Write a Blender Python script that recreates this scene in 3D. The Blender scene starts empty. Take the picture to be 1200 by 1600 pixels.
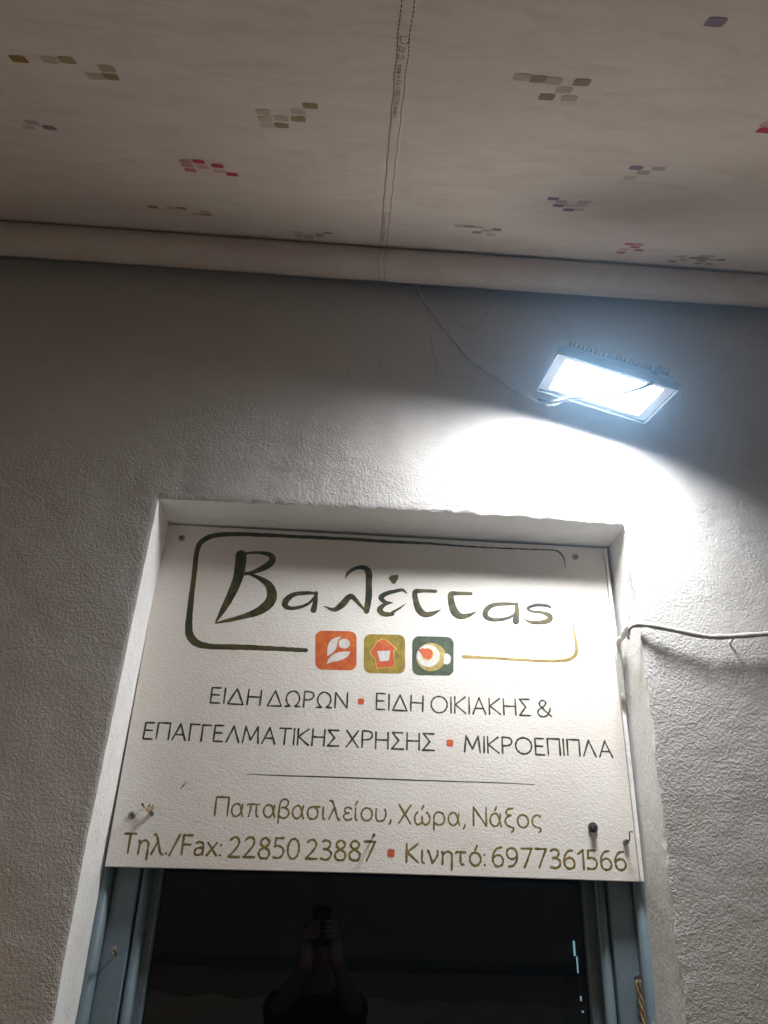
import bpy, bmesh, math, random
import numpy as np
from mathutils import Vector, Matrix

random.seed(11)
S = bpy.context.scene
COL = S.collection
# measured positions in metres
CAM = {'loc': [-0.08633, -1.50957, 1.78662], 'right': [0.997638, -0.060745, 0.032084], 'up': [-0.056476, -0.459306, 0.886481], 'fwd': [0.039113, 0.886198, 0.461652], 'f': 1200.0}
YB = 0.1238
OPEN_L = [[-0.5184, 2.5777], [-0.5241, 2.1935], [-0.5284, 1.8647], [-0.5257, 1.6092]]
OPEN_R = [[0.524, 2.5784], [0.5293, 2.3603], [0.5264, 1.8919], [0.522, 1.6359]]
OPEN_T = [[-0.5184, 2.5777], [-0.2749, 2.5791], [-0.02, 2.581], [0.2671, 2.5816], [0.524, 2.5784]]
BOARD = [[-0.5204, 1.846], [0.011, 1.8522], [0.5167, 1.8549], [0.5193, 2.0821], [0.5184, 2.3358], [0.5169, 2.5781], [0.0179, 2.5848], [-0.5221, 2.5765], [-0.5217, 2.208]]
WORDS = [['ΕΙΔΗ', [-0.3643, 2.164], [-0.2606, 2.1628], 0.0322, 0], ['ΔΩΡΩΝ', [-0.2449, 2.1628], [-0.0777, 2.1665], 0.0324, 0], ['ΕΙΔΗ', [-0.0154, 2.1667], [0.0833, 2.1664], 0.0332, 0], ['ΟΙΚΙΑΚΗΣ', [0.1014, 2.1654], [0.3144, 2.1684], 0.034, 0], ['&', [0.3305, 2.1677], [0.3596, 2.1683], 0.0343, 0], ['ΕΠΑΓΓΕΛΜΑΤΙΚΗΣ', [-0.4897, 2.0849], [-0.0906, 2.087], 0.0321, 1], ['ΧΡΗΣΗΣ', [-0.0747, 2.0864], [0.1077, 2.0872], 0.033, 1], ['ΜΙΚΡΟΕΠΙΠΛΑ', [0.1715, 2.0872], [0.4834, 2.0897], 0.0326, 1], ['Παπαβασιλείου,', [-0.326, 1.9444], [0.0207, 1.947], 0.0343, 2], ['Χώρα,', [0.0374, 1.9441], [0.1686, 1.9443], 0.0346, 2], ['Νάξος', [0.1871, 1.945], [0.3232, 1.9458], 0.0348, 2], ['Τηλ./Fax:', [-0.4926, 1.8704], [-0.307, 1.8725], 0.0343, 3], ['22850', [-0.2897, 1.8709], [-0.1558, 1.8728], 0.0351, 3], ['23887', [-0.141, 1.8728], [-0.0084, 1.8746], 0.0341, 3], ['Κινητό:', [0.054, 1.874], [0.2069, 1.8737], 0.0332, 3], ['6977361566', [0.2233, 1.8731], [0.4879, 1.8749], 0.0334, 3]]
BULLETS = [[-0.0486, 2.1814, 0.0068, 0], [0.1408, 2.1035, 0.0075, 1], [0.0236, 1.8889, 0.0075, 3]]
RULE = [[-0.2729, 2.0242, 0.00128], [-0.1892, 2.0247, 0.00206], [-0.0467, 2.0261, 0.0026], [0.0707, 2.0267, 0.00236], [0.2153, 2.0284, 0.00172], [0.3145, 2.0283, 0.00093]]
LOGO_FRAME = [[[0.4162, 2.5173, 0.00122], [0.4161, 2.5354, 0.00245], [0.4096, 2.5516, 0.004], [0.395, 2.5607, 0.00372], [0.3535, 2.5606, 0.00308], [0.2921, 2.559, 0.00306], [0.1899, 2.5584, 0.00395], [0.0896, 2.5607, 0.00608], [-0.0117, 2.5595, 0.00755], [-0.0826, 2.5607, 0.0075], [-0.2326, 2.5593, 0.00819], [-0.3413, 2.558, 0.00962], [-0.3927, 2.5537, 0.01029], [-0.4211, 2.5445, 0.01168], [-0.4378, 2.5271, 0.01088], [-0.4414, 2.5009, 0.01008], [-0.4396, 2.458, 0.01001], [-0.4369, 2.381, 0.0112], [-0.4336, 2.3304, 0.0139], [-0.4275, 2.3074, 0.01507], [-0.4099, 2.2909, 0.01438], [-0.3787, 2.2853, 0.01096], [-0.3236, 2.2867, 0.01104], [-0.2544, 2.2874, 0.00966], [-0.1737, 2.2872, 0.00834]], [[0.172, 2.2903, 0.00781], [0.233, 2.2905, 0.00596], [0.327, 2.2894, 0.00605], [0.3829, 2.2915, 0.00648], [0.4091, 2.2964, 0.0072], [0.4246, 2.3104, 0.00792], [0.4266, 2.3341, 0.00657], [0.4248, 2.3564, 0.00441], [0.4239, 2.3897, 0.00118]]]
LOGO = [[[-0.34, 2.5048, 0.02239], [-0.3389, 2.4792, 0.02223], [-0.3405, 2.4474, 0.02016], [-0.3501, 2.4081, 0.01704], [-0.3642, 2.3694, 0.0112], [-0.3766, 2.3389, 0.00232]], [[-0.3472, 2.5033, 0.00483], [-0.3212, 2.5113, 0.00584], [-0.2969, 2.5133, 0.00686], [-0.2759, 2.5097, 0.01078], [-0.2669, 2.4983, 0.01363], [-0.2761, 2.4828, 0.0145], [-0.2994, 2.4682, 0.01063], [-0.3248, 2.4573, 0.0048]], [[-0.3243, 2.4615, 0.0048], [-0.2977, 2.4525, 0.00768], [-0.2719, 2.4373, 0.0144], [-0.2602, 2.4157, 0.01907], [-0.2636, 2.3925, 0.02083], [-0.2856, 2.3711, 0.01692], [-0.3179, 2.3569, 0.01027], [-0.3495, 2.3462, 0.00747], [-0.3766, 2.3384, 0.00232]], [[-0.1591, 2.4203, 0.0048], [-0.1813, 2.4201, 0.00768], [-0.2088, 2.4155, 0.0096], [-0.2254, 2.4023, 0.01239], [-0.2279, 2.3884, 0.01136], [-0.2155, 2.382, 0.00757], [-0.193, 2.3863, 0.00667], [-0.1747, 2.3969, 0.00572], [-0.1625, 2.414, 0.00384]], [[-0.1612, 2.4223, 0.00672], [-0.1616, 2.4007, 0.00953], [-0.1639, 2.3803, 0.01239]], [[-0.0977, 2.4614, 0.00195], [-0.0902, 2.4761, 0.00686], [-0.0726, 2.4883, 0.0074], [-0.0549, 2.4893, 0.01085], [-0.0445, 2.4777, 0.01372], [-0.0429, 2.4487, 0.01265], [-0.0421, 2.4176, 0.01353], [-0.0455, 2.3842, 0.01152]], [[-0.0444, 2.3807, 0.00381], [-0.0635, 2.401, 0.0072], [-0.0788, 2.4166, 0.01056], [-0.0883, 2.414, 0.01248], [-0.1017, 2.3958, 0.01335], [-0.1187, 2.3837, 0.00858], [-0.1407, 2.3906, 0.00191]], [[0.044, 2.4327, 0.00292], [0.0341, 2.4395, 0.00681], [0.0166, 2.4354, 0.00779], [-0.0027, 2.4286, 0.00967], [-0.014, 2.4181, 0.01063], [-0.0045, 2.4083, 0.00773], [0.0116, 2.4072, 0.0029]], [[0.0106, 2.4076, 0.00242], [-0.0066, 2.4011, 0.00773], [-0.0159, 2.3893, 0.01152], [-0.006, 2.3797, 0.01049], [0.0132, 2.3808, 0.00768], [0.0131, 2.3843, 0.00576], [0.0297, 2.3959, 0.00387], [0.0426, 2.4073, 0.00097]], [[0.1105, 2.4406, 0.00686], [0.0801, 2.44, 0.00779], [0.0635, 2.4359, 0.01071], [0.0658, 2.4132, 0.0116], [0.0733, 2.3932, 0.0145], [0.0864, 2.3837, 0.01248], [0.1047, 2.3873, 0.0087], [0.1222, 2.3969, 0.00146]], [[0.192, 2.4395, 0.00691], [0.1635, 2.4384, 0.00789], [0.1458, 2.4343, 0.01176], [0.1485, 2.4075, 0.0146], [0.1561, 2.3905, 0.01655], [0.1686, 2.3836, 0.01265], [0.1871, 2.3876, 0.00779], [0.2033, 2.3967, 0.00147]], [[0.2981, 2.4199, 0.00493], [0.2711, 2.4189, 0.00735], [0.2414, 2.4142, 0.00882], [0.2254, 2.4004, 0.01078], [0.2249, 2.3861, 0.01078], [0.2412, 2.3794, 0.00773], [0.2696, 2.3835, 0.00633], [0.2886, 2.3936, 0.0049], [0.2981, 2.408, 0.00294]], [[0.2967, 2.4208, 0.00592], [0.2957, 2.4002, 0.0098], [0.2927, 2.3781, 0.01363]], [[0.3743, 2.4168, 0.00493], [0.3637, 2.4203, 0.00691], [0.34, 2.4196, 0.00691], [0.3218, 2.4113, 0.00592], [0.3303, 2.4046, 0.0049], [0.3537, 2.4028, 0.00641], [0.3709, 2.3955, 0.01085], [0.3682, 2.3847, 0.01085], [0.3473, 2.3785, 0.00833], [0.3278, 2.3779, 0.00637], [0.3125, 2.3842, 0.00195]]]
ACCENT = [[0.0011, 2.467], [0.0077, 2.4743], [0.0235, 2.4768], [0.0246, 2.4684], [0.0162, 2.4531], [0.0102, 2.4549]]
EMB = [[['orange', [[-0.062, 2.2629], [-0.0625, 2.2583], [-0.0643, 2.2542], [-0.0673, 2.2508], [-0.0712, 2.2486], [-0.0756, 2.2478], [-0.1355, 2.2461], [-0.1399, 2.2467], [-0.1441, 2.2486], [-0.1475, 2.2518], [-0.1498, 2.2558], [-0.1508, 2.2603], [-0.155, 2.3176], [-0.1547, 2.3223], [-0.1529, 2.3266], [-0.1499, 2.3301], [-0.146, 2.3324], [-0.1415, 2.3333], [-0.0802, 2.3352], [-0.0757, 2.3346], [-0.0714, 2.3325], [-0.068, 2.3292], [-0.0657, 2.325], [-0.0648, 2.3204]]], ['white', [[-0.1267, 2.276], [-0.1271, 2.2922], [-0.1255, 2.3049], [-0.1194, 2.314], [-0.1106, 2.3196], [-0.0991, 2.3221], [-0.1053, 2.3122], [-0.1071, 2.3011], [-0.1084, 2.2925], [-0.1146, 2.285], [-0.1203, 2.2807]]], ['white', [[-0.0784, 2.3067], [-0.0786, 2.3041], [-0.0794, 2.3017], [-0.0808, 2.2995], [-0.0828, 2.2976], [-0.0851, 2.2961], [-0.0878, 2.2951], [-0.0906, 2.2947], [-0.0934, 2.2948], [-0.0962, 2.2955], [-0.0986, 2.2968], [-0.1008, 2.2984], [-0.1024, 2.3005], [-0.1035, 2.3028], [-0.104, 2.3053], [-0.1038, 2.3079], [-0.103, 2.3103], [-0.1016, 2.3126], [-0.0997, 2.3145], [-0.0973, 2.3159], [-0.0947, 2.3169], [-0.0918, 2.3174], [-0.089, 2.3172], [-0.0862, 2.3165], [-0.0837, 2.3153], [-0.0816, 2.3136], [-0.08, 2.3115], [-0.0789, 2.3092]]], ['white', [[-0.1272, 2.2575], [-0.1232, 2.2691], [-0.1154, 2.2797], [-0.1031, 2.2859], [-0.0881, 2.2886], [-0.076, 2.2886], [-0.0814, 2.2774], [-0.0916, 2.2707], [-0.1043, 2.266], [-0.1168, 2.2632]]]], [['olive', [[0.0439, 2.2605], [0.0433, 2.2559], [0.0413, 2.2517], [0.0381, 2.2484], [0.0342, 2.2462], [0.0297, 2.2453], [-0.0304, 2.2436], [-0.0349, 2.2442], [-0.039, 2.2462], [-0.0423, 2.2493], [-0.0446, 2.2533], [-0.0455, 2.2579], [-0.048, 2.3152], [-0.0475, 2.3199], [-0.0456, 2.3242], [-0.0425, 2.3277], [-0.0384, 2.33], [-0.0339, 2.3309], [0.0276, 2.3328], [0.0322, 2.3322], [0.0364, 2.3302], [0.0398, 2.3269], [0.0419, 2.3227], [0.0428, 2.318]]], ['yellow', [[-0.035, 2.2885], [-0.0279, 2.302], [-0.0187, 2.3173], [-0.0057, 2.3237], [0.0059, 2.318], [0.026, 2.3], [0.0194, 2.2953], [0.0215, 2.2587], [-0.0197, 2.2536], [-0.0222, 2.2742]]], ['red', [[-0.0329, 2.2895], [-0.0254, 2.3021], [-0.0161, 2.3156], [-0.0056, 2.3215], [0.0047, 2.3157], [0.0223, 2.2998], [0.0169, 2.2964], [0.0191, 2.2605], [-0.0177, 2.2562], [-0.0199, 2.2752]]], ['white', [[-0.0184, 2.2927], [0.0105, 2.2958], [0.0084, 2.2735], [-0.0109, 2.2698]]]], [['green', [[0.1501, 2.2611], [0.1494, 2.2565], [0.1473, 2.2523], [0.144, 2.249], [0.1399, 2.2468], [0.1354, 2.2459], [0.0744, 2.2442], [0.0699, 2.2448], [0.0658, 2.2467], [0.0626, 2.2499], [0.0604, 2.2539], [0.0597, 2.2585], [0.0588, 2.3159], [0.0594, 2.3207], [0.0615, 2.325], [0.0647, 2.3285], [0.0688, 2.3308], [0.0734, 2.3317], [0.136, 2.3337], [0.1406, 2.3331], [0.1447, 2.331], [0.148, 2.3277], [0.15, 2.3235], [0.1507, 2.3188]]], ['gold', [[0.1338, 2.2873], [0.133, 2.2802], [0.1305, 2.2733], [0.1266, 2.2672], [0.1213, 2.2619], [0.1151, 2.2579], [0.1082, 2.2552], [0.1009, 2.254], [0.0936, 2.2545], [0.0867, 2.2565], [0.0805, 2.2599], [0.0752, 2.2646], [0.0712, 2.2704], [0.0687, 2.277], [0.0678, 2.284], [0.0686, 2.2911], [0.0709, 2.298], [0.0748, 2.3043], [0.08, 2.3097], [0.0863, 2.3138], [0.0933, 2.3166], [0.1007, 2.3178], [0.1081, 2.3174], [0.1151, 2.3153], [0.1214, 2.3118], [0.1267, 2.307], [0.1306, 2.301], [0.1331, 2.2944]]], ['white', [[0.1442, 2.2835], [0.144, 2.2807], [0.1433, 2.278], [0.1422, 2.2756], [0.1407, 2.2735], [0.139, 2.272], [0.137, 2.271], [0.135, 2.2705], [0.1329, 2.2708], [0.131, 2.2716], [0.1293, 2.273], [0.1278, 2.2749], [0.1268, 2.2772], [0.1261, 2.2798], [0.1259, 2.2825], [0.1261, 2.2853], [0.1268, 2.288], [0.1279, 2.2904], [0.1294, 2.2925], [0.1311, 2.2941], [0.1331, 2.2951], [0.1351, 2.2955], [0.1372, 2.2953], [0.1391, 2.2945], [0.1408, 2.2931], [0.1423, 2.2912], [0.1434, 2.2888], [0.144, 2.2862]]], ['gold', [[0.1296, 2.2858], [0.1289, 2.28], [0.127, 2.2744], [0.1239, 2.2693], [0.1198, 2.2649], [0.115, 2.2616], [0.1096, 2.2594], [0.1039, 2.2585], [0.0983, 2.2589], [0.0929, 2.2605], [0.088, 2.2634], [0.0839, 2.2673], [0.0808, 2.272], [0.0789, 2.2775], [0.0782, 2.2833], [0.0788, 2.2891], [0.0806, 2.2948], [0.0837, 2.2999], [0.0877, 2.3043], [0.0926, 2.3078], [0.098, 2.31], [0.1038, 2.311], [0.1095, 2.3106], [0.115, 2.3089], [0.1199, 2.306], [0.124, 2.302], [0.127, 2.2971], [0.1289, 2.2917]]], ['white', [[0.1198, 2.2891], [0.1191, 2.2835], [0.1172, 2.2781], [0.1142, 2.2733], [0.1101, 2.2691], [0.1053, 2.2659], [0.0999, 2.2639], [0.0942, 2.263], [0.0885, 2.2633], [0.0831, 2.2648], [0.0782, 2.2676], [0.0742, 2.2713], [0.0711, 2.2758], [0.0691, 2.281], [0.0684, 2.2865], [0.069, 2.2921], [0.0708, 2.2975], [0.0738, 2.3024], [0.0779, 2.3066], [0.0827, 2.3099], [0.0882, 2.3121], [0.0939, 2.313], [0.0997, 2.3127], [0.1051, 2.3111], [0.1101, 2.3083], [0.1141, 2.3045], [0.1172, 2.2999], [0.1191, 2.2947]]], ['yellow', [[0.1057, 2.2921], [0.1053, 2.2891], [0.1044, 2.2861], [0.1028, 2.2834], [0.1006, 2.2811], [0.0981, 2.2794], [0.0953, 2.2782], [0.0923, 2.2777], [0.0893, 2.2779], [0.0865, 2.2788], [0.0839, 2.2803], [0.0818, 2.2824], [0.0801, 2.2849], [0.0791, 2.2877], [0.0787, 2.2908], [0.079, 2.2939], [0.08, 2.2968], [0.0816, 2.2995], [0.0837, 2.3019], [0.0863, 2.3036], [0.0891, 2.3048], [0.0921, 2.3053], [0.0951, 2.3051], [0.098, 2.3042], [0.1006, 2.3027], [0.1027, 2.3006], [0.1043, 2.2981], [0.1053, 2.2952]]], ['red', [[0.0731, 2.3037], [0.0786, 2.3021], [0.081, 2.3066], [0.0835, 2.303], [0.0921, 2.304], [0.1001, 2.3013], [0.1038, 2.293], [0.1014, 2.2844], [0.0932, 2.2796], [0.0849, 2.2836], [0.08, 2.2918], [0.075, 2.2956]]]]]
HW = {'screw': [[-0.4808, 2.5392], [0.443, 2.5469], [-0.486, 1.9382]], 'plug': [[0.4281, 1.9505]], 'hook': [[0.4918, 1.9255]], 'nail': [[-0.0125, 1.9175]], 'nailhead_pair': [[-0.4618, 1.9557]], 'rag': [[-0.4503, 1.9467]], 'slash': [[-0.3956, 1.9967]]}
FRAME_NAIL = [-0.4812, 1.7002]
ROPE = [[0.498, 1.6875], [0.4994, 1.6588], [0.498, 1.6188], [0.4966, 1.5797]]
LAMP = {'c': [0.4346, -0.1971, 2.798], 'r': [0.96444, 0.04012, -0.26124], 'w': [0.02306, 0.97186, 0.23441], 'u': [0.26329, -0.2321, 0.93638], 'outer': [[-0.1287, -0.0971], [0.1283, -0.0958], [0.1276, 0.0951], [-0.1282, 0.0969]], 'emit': [[-0.105, -0.0742], [0.1047, -0.078], [0.1033, 0.0712], [-0.1031, 0.0781]]}
CABLE1 = [[0.5009, -0.2922, 2.7515], [0.4918, -0.2836, 2.7477], [0.4776, -0.2625, 2.7526], [0.4447, -0.208, 2.7754], [0.4149, -0.1752, 2.7919], [0.3822, -0.1552, 2.8039], [0.3612, -0.125, 2.8136], [0.3498, -0.085, 2.8361], [0.3392, -0.045, 2.8675], [0.327, -0.02, 2.8976], [0.2815, -0.007, 2.9323], [0.2355, -0.007, 2.9675], [0.1809, -0.007, 3.0126], [0.1415, -0.007, 3.0703], [0.1092, -0.007, 3.1196], [0.0729, -0.007, 3.1806], [0.0509, -0.007, 3.2224], [0.0421, -0.007, 3.2551], [0.0382, -0.007, 3.2886]]
CABLE2 = [[0.9143, -0.03, 2.3519], [0.8501, -0.028, 2.3366], [0.7868, -0.027, 2.3252], [0.7386, -0.026, 2.3189], [0.6903, -0.026, 2.3136], [0.6497, -0.026, 2.3129], [0.598, -0.024, 2.3219], [0.5469, -0.02, 2.3316], [0.5214, -0.01, 2.3365], [0.5047, -0.006, 2.3328], [0.5063, 0.03, 2.3337], [0.5145, 0.07, 2.3345], [0.516, 0.1, 2.334], [0.5176, 0.112, 2.2984], [0.5175, 0.115, 2.2003]]
ROLLER = [-0.078, 3.2351, 0.0407]
CLUSTERS = [['gold', [-0.5742, 0.8787, 1], [-0.5314, 0.8834, 0.45], [-0.507, 0.887, 0.85], [-0.4583, 0.8717, 0.6], [-0.4839, 0.8442, 0.45], [-0.4606, 0.8478, 0.9]], ['violet', [-0.6518, 0.6508, 0.3], [-0.6296, 0.6332, 0.9], [-0.667, 0.6268, 0.12]], ['gold', [-0.2572, 0.7733, 0.5], [-0.2573, 0.7483, 0.4], [-0.2571, 0.7245, 0.25], [-0.2312, 0.7548, 0.35], [-0.2337, 0.7285, 0.8], [-0.2035, 0.7841, 0.35], [-0.2056, 0.7569, 0.8], [-0.184, 0.8071, 0.8]], ['red', [-0.4277, 0.5295, 0.6], [-0.4026, 0.5342, 1], [-0.4288, 0.5087, 0.55], [-0.4009, 0.508, 0.4], [-0.3718, 0.5195, 1], [-0.4281, 0.4845, 0.8], [-0.372, 0.4922, 0.4], [-0.3513, 0.4806, 1]], ['gold', [-0.5684, 0.2166, 1], [-0.5265, 0.2214, 0.5], [-0.5029, 0.2265, 0.9], [-0.4536, 0.2137, 0.5], [-0.4766, 0.191, 0.45], [-0.4551, 0.1913, 0.9]], ['gold', [-0.2559, 0.1064, 0.5], [-0.2563, 0.0807, 0.4], [-0.2563, 0.0597, 0.3], [-0.2313, 0.0867, 0.35], [-0.2328, 0.0627, 0.8], [-0.2042, 0.1085, 0.4], [-0.2052, 0.0877, 0.8], [-0.1839, 0.1234, 0.8]], ['brown', [0.1017, 0.9352, 0.3], [0.1245, 0.9322, 0.9], [0.1459, 0.9289, 0.4], [0.1834, 0.9298, 0.9], [0.1657, 0.9067, 0.45], [0.148, 0.8828, 0.9], [0.1795, 0.8824, 0.3]], ['brown', [0.1112, 0.2402, 0.3], [0.1326, 0.2405, 0.9], [0.154, 0.2408, 0.5], [0.1957, 0.2319, 0.9], [0.1751, 0.2176, 0.5], [0.1563, 0.1987, 0.9], [0.1906, 0.1873, 0.3]], ['violet', [0.3593, 0.6493, 0.8], [0.3963, 0.6536, 0.3], [0.3786, 0.6305, 0.35], [0.3655, 0.6016, 0.15]], ['violet', [0.2652, 0.4605, 0.8], [0.2852, 0.4466, 0.3], [0.2853, 0.4225, 0.8], [0.3118, 0.4014, 0.9], [0.3055, 0.4287, 0.2], [0.326, 0.4331, 0.25], [0.3269, 0.4518, 0.3], [0.331, 0.4075, 0.25], [0.3318, 0.4565, 0.25]], ['red', [0.5126, 0.1895, 0.9], [0.5313, 0.1915, 0.6], [0.5324, 0.1681, 0.9], [0.5158, 0.1423, 0.5], [0.55, 0.1455, 0.9], [0.5185, 0.1124, 0.9]], ['grey', [0.6626, 0.071, 0.7], [0.6624, 0.1239, 0.3], [0.6801, 0.0936, 0.35], [0.6961, 0.1183, 0.9], [0.7222, 0.0988, 0.8], [0.7183, 0.1212, 0.9], [0.7061, 0.1409, 0.3], [0.7227, 0.1452, 0.4], [0.7427, 0.1159, 0.5], [0.7609, 0.1207, 0.8], [0.7273, 0.07, 0.6], [0.7449, 0.0808, 0.3], [0.7567, 0.0656, 0.3]], ['red', [0.4849, 0.8314, 1], [0.4798, 0.8512, 0.5]], ['violet', [0.2884, 1.0904, 0.8]]]
SEAM = [[-0.0657, 1.0428], [-0.0516, 1.0447], [-0.0595, 0.0536], [-0.0439, 0.0574]]
STEXT = [[-0.0602, 1.0153], [-0.0583, 0.7979]]
STEXT2 = [[-0.0563, 0.3071], [-0.0522, 0.0717]]
SCR = [[0.22, 0.5911], [0.1401, 0.9914]]
FLAKES = [([[0.0986, 3.1915], [0.1169, 3.1757], [0.1399, 3.139], [0.1724, 3.108]], 0.01, 0.0045), ([[0.1726, 3.1164], [0.2003, 3.1061], [0.2127, 3.1389], [0.2266, 3.1615]], 0.008, 0.005), ([[0.2386, 3.0229], [0.2627, 3.0188], [0.2896, 3.0069]], 0.012, 0.006), ([[0.2896, 3.0069], [0.3119, 3.0329], [0.3244, 3.0543]], 0.008, 0.004), ([[0.293, 3.1522], [0.3051, 3.1276], [0.3099, 3.0902]], 0.006, 0.003), ([[0.7842, 3.0671], [0.801, 3.0479], [0.8475, 3.066]], 0.01, 0.005), ([[0.8007, 2.9875], [0.8031, 2.9445], [0.8166, 2.9109]], 0.008, 0.004), ([[0.8179, 2.8825], [0.8493, 2.8792], [0.8701, 2.8545], [0.882, 2.8185]], 0.012, 0.007), ([[0.7629, 3.0902], [0.7822, 3.096], [0.7938, 3.0844]], 0.006, 0.003)]
CRACKS = [[[0.0823, 3.092], [0.0858, 3.0408], [0.0971, 2.9915], [0.0923, 2.9518]], [[0.6132, 2.5775], [0.6177, 2.5682]]]
CHIPS = [[-0.5117, 2.5878, 0.003], [-0.454, 2.5948, 0.002], [0.4579, 2.6034, 0.005], [0.454, 2.5934, 0.004], [0.5721, 2.5542, 0.0015], [0.7214, 2.6368, 0.002], [0.7232, 2.5161, 0.0015], [-0.2179, 2.7439, 0.0015], [0.4854, 2.7318, 0.0015], [0.3644, 2.6891, 0.0012], [0.7573, 2.4642, 0.0015], [-0.6166, 2.8037, 0.0015], [0.5066, 2.3548, 0.003]]
EXPOSURE = 2.05
LAMP_COL = (0.95, 0.97, 1.0)
LAMP_POWER = 62
SKY_EL = 1.0
SKY_STR = 0.14
STUCCO_STIP = 0.0043
STUCCO_FINE = 0.0014
VEIL_DENSITY = 0.028

# ------------------------------------------------------------------ camera, world, exposure
S.render.engine = 'CYCLES'
S.render.resolution_x, S.render.resolution_y = 768, 1024
S.view_settings.view_transform = 'Standard'
S.view_settings.look = 'None'
S.view_settings.gamma = 1.0
S.view_settings.use_curve_mapping = False
S.view_settings.exposure = EXPOSURE
S.cycles.max_bounces = 10
S.cycles.diffuse_bounces = 7
S.cycles.sample_clamp_indirect = 6.0

cd = bpy.data.cameras.new('camera')
cam = bpy.data.objects.new('camera', cd)
COL.objects.link(cam)
r_, u_, f_ = (Vector(CAM[k]) for k in ('right', 'up', 'fwd'))
M3 = Matrix((r_, u_, -f_)).transposed()
cam.matrix_world = Matrix.Translation(CAM['loc']) @ M3.to_4x4()
cd.sensor_fit = 'VERTICAL'
cd.sensor_height = 24.0
cd.lens = 24.0 * CAM['f'] / 1600.0
cd.clip_start = 0.002
cd.clip_end = 500
S.camera = cam

W = bpy.data.worlds.new('World')
S.world = W
W.use_nodes = True
wn = W.node_tree
bg = wn.nodes['Background']
sky = wn.nodes.new('ShaderNodeTexSky')
sky.sky_type = 'NISHITA'
sky.sun_disc = False
sky.sun_elevation = math.radians(SKY_EL)
sky.sun_rotation = math.radians(200)
wn.links.new(sky.outputs[0], bg.inputs[0])
bg.inputs[1].default_value = SKY_STR

# ------------------------------------------------------------------ helpers
def tag(o, label=None, cat=None, group=None, kind=None):
    for k, v in (('label', label), ('category', cat), ('group', group), ('kind', kind)):
        if v: o[k] = v
    return o

def origin(o):
    v = Vector((0, 0, 0))
    while o: v = v + o.location; o = o.parent
    return v

def link(name, me, parent=None, loc=None):
    o = bpy.data.objects.new(name, me)
    COL.objects.link(o)
    o.parent = parent
    if loc is not None: o.location = Vector(loc) - (origin(parent) if parent else Vector((0, 0, 0)))
    return o

def empty(name, loc): return link(name, None, None, loc)

class MB:
    """collects faces in world coordinates and links them as one mesh object"""
    def __init__(s): s.v = []; s.f = []; s.sm = []
    def add(s, vs, fs, smooth=False):
        b = len(s.v); s.v += [tuple(x) for x in vs]; s.f += [tuple(i + b for i in f) for f in fs]; s.sm += [smooth] * len(fs)
        return s
    def box(s, a, b):
        (x0, y0, z0), (x1, y1, z1) = a, b
        v = [(x, y, z) for z in (z0, z1) for y in (y0, y1) for x in (x0, x1)]
        return s.add(v, [(0, 2, 3, 1), (4, 5, 7, 6), (0, 1, 5, 4), (2, 6, 7, 3), (0, 4, 6, 2), (1, 3, 7, 5)])
    def prism(s, poly, axis_fn, t0, t1, smooth=False):
        """poly: list of 2D pts, axis_fn(u,v,t)->xyz"""
        n = len(poly)
        v = [axis_fn(u, w, t0) for u, w in poly] + [axis_fn(u, w, t1) for u, w in poly]
        f = [(i, (i + 1) % n, n + (i + 1) % n, n + i) for i in range(n)]
        s.add(v, f, smooth)
        s.add(v, [tuple(range(n))[::-1], tuple(range(n, 2 * n))])
        return s
    def tube(s, pts, r, n=10, caps=True):
        pts = [Vector(p) for p in pts]
        rs = r if isinstance(r, (list, tuple)) else [r] * len(pts)
        t0 = (pts[1] - pts[0]).normalized()
        nrm = t0.orthogonal().normalized()
        vs = []
        for i, p in enumerate(pts):
            t = (pts[min(i + 1, len(pts) - 1)] - pts[max(i - 1, 0)]).normalized()
            nrm = (nrm - t * nrm.dot(t)).normalized(); bn = t.cross(nrm)
            for k in range(n):
                a = 2 * math.pi * k / n
                vs.append(p + (nrm * math.cos(a) + bn * math.sin(a)) * rs[i])
        fs = [(i * n + k, i * n + (k + 1) % n, (i + 1) * n + (k + 1) % n, (i + 1) * n + k) for i in range(len(pts) - 1) for k in range(n)]
        s.add(vs, fs, True)
        if caps:
            m = len(pts) - 1
            s.add(vs[:n], [tuple(range(n))[::-1]]); s.add(vs[m * n:], [tuple(range(n))])
        return s
    def build(s, name, mat, parent=None, loc=None, bevel=0, seg=2):
        me = bpy.data.meshes.new(name)
        o0 = origin(parent) if parent else Vector((0, 0, 0))
        L = Vector(loc) if loc is not None else o0
        me.from_pydata([Vector(v) - L for v in s.v], [], s.f)
        me.polygons.foreach_set('use_smooth', s.sm)
        me.materials.append(mat); me.update()
        bm = bmesh.new(); bm.from_mesh(me)
        bmesh.ops.remove_doubles(bm, verts=bm.verts, dist=1e-6)
        bmesh.ops.recalc_face_normals(bm, faces=bm.faces)
        bm.to_mesh(me); bm.free()
        o = link(name, me, parent, L)
        if bevel:
            m = o.modifiers.new('bevel', 'BEVEL'); m.width = bevel; m.segments = seg; m.limit_method = 'ANGLE'; m.harden_normals = False
        return o

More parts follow.
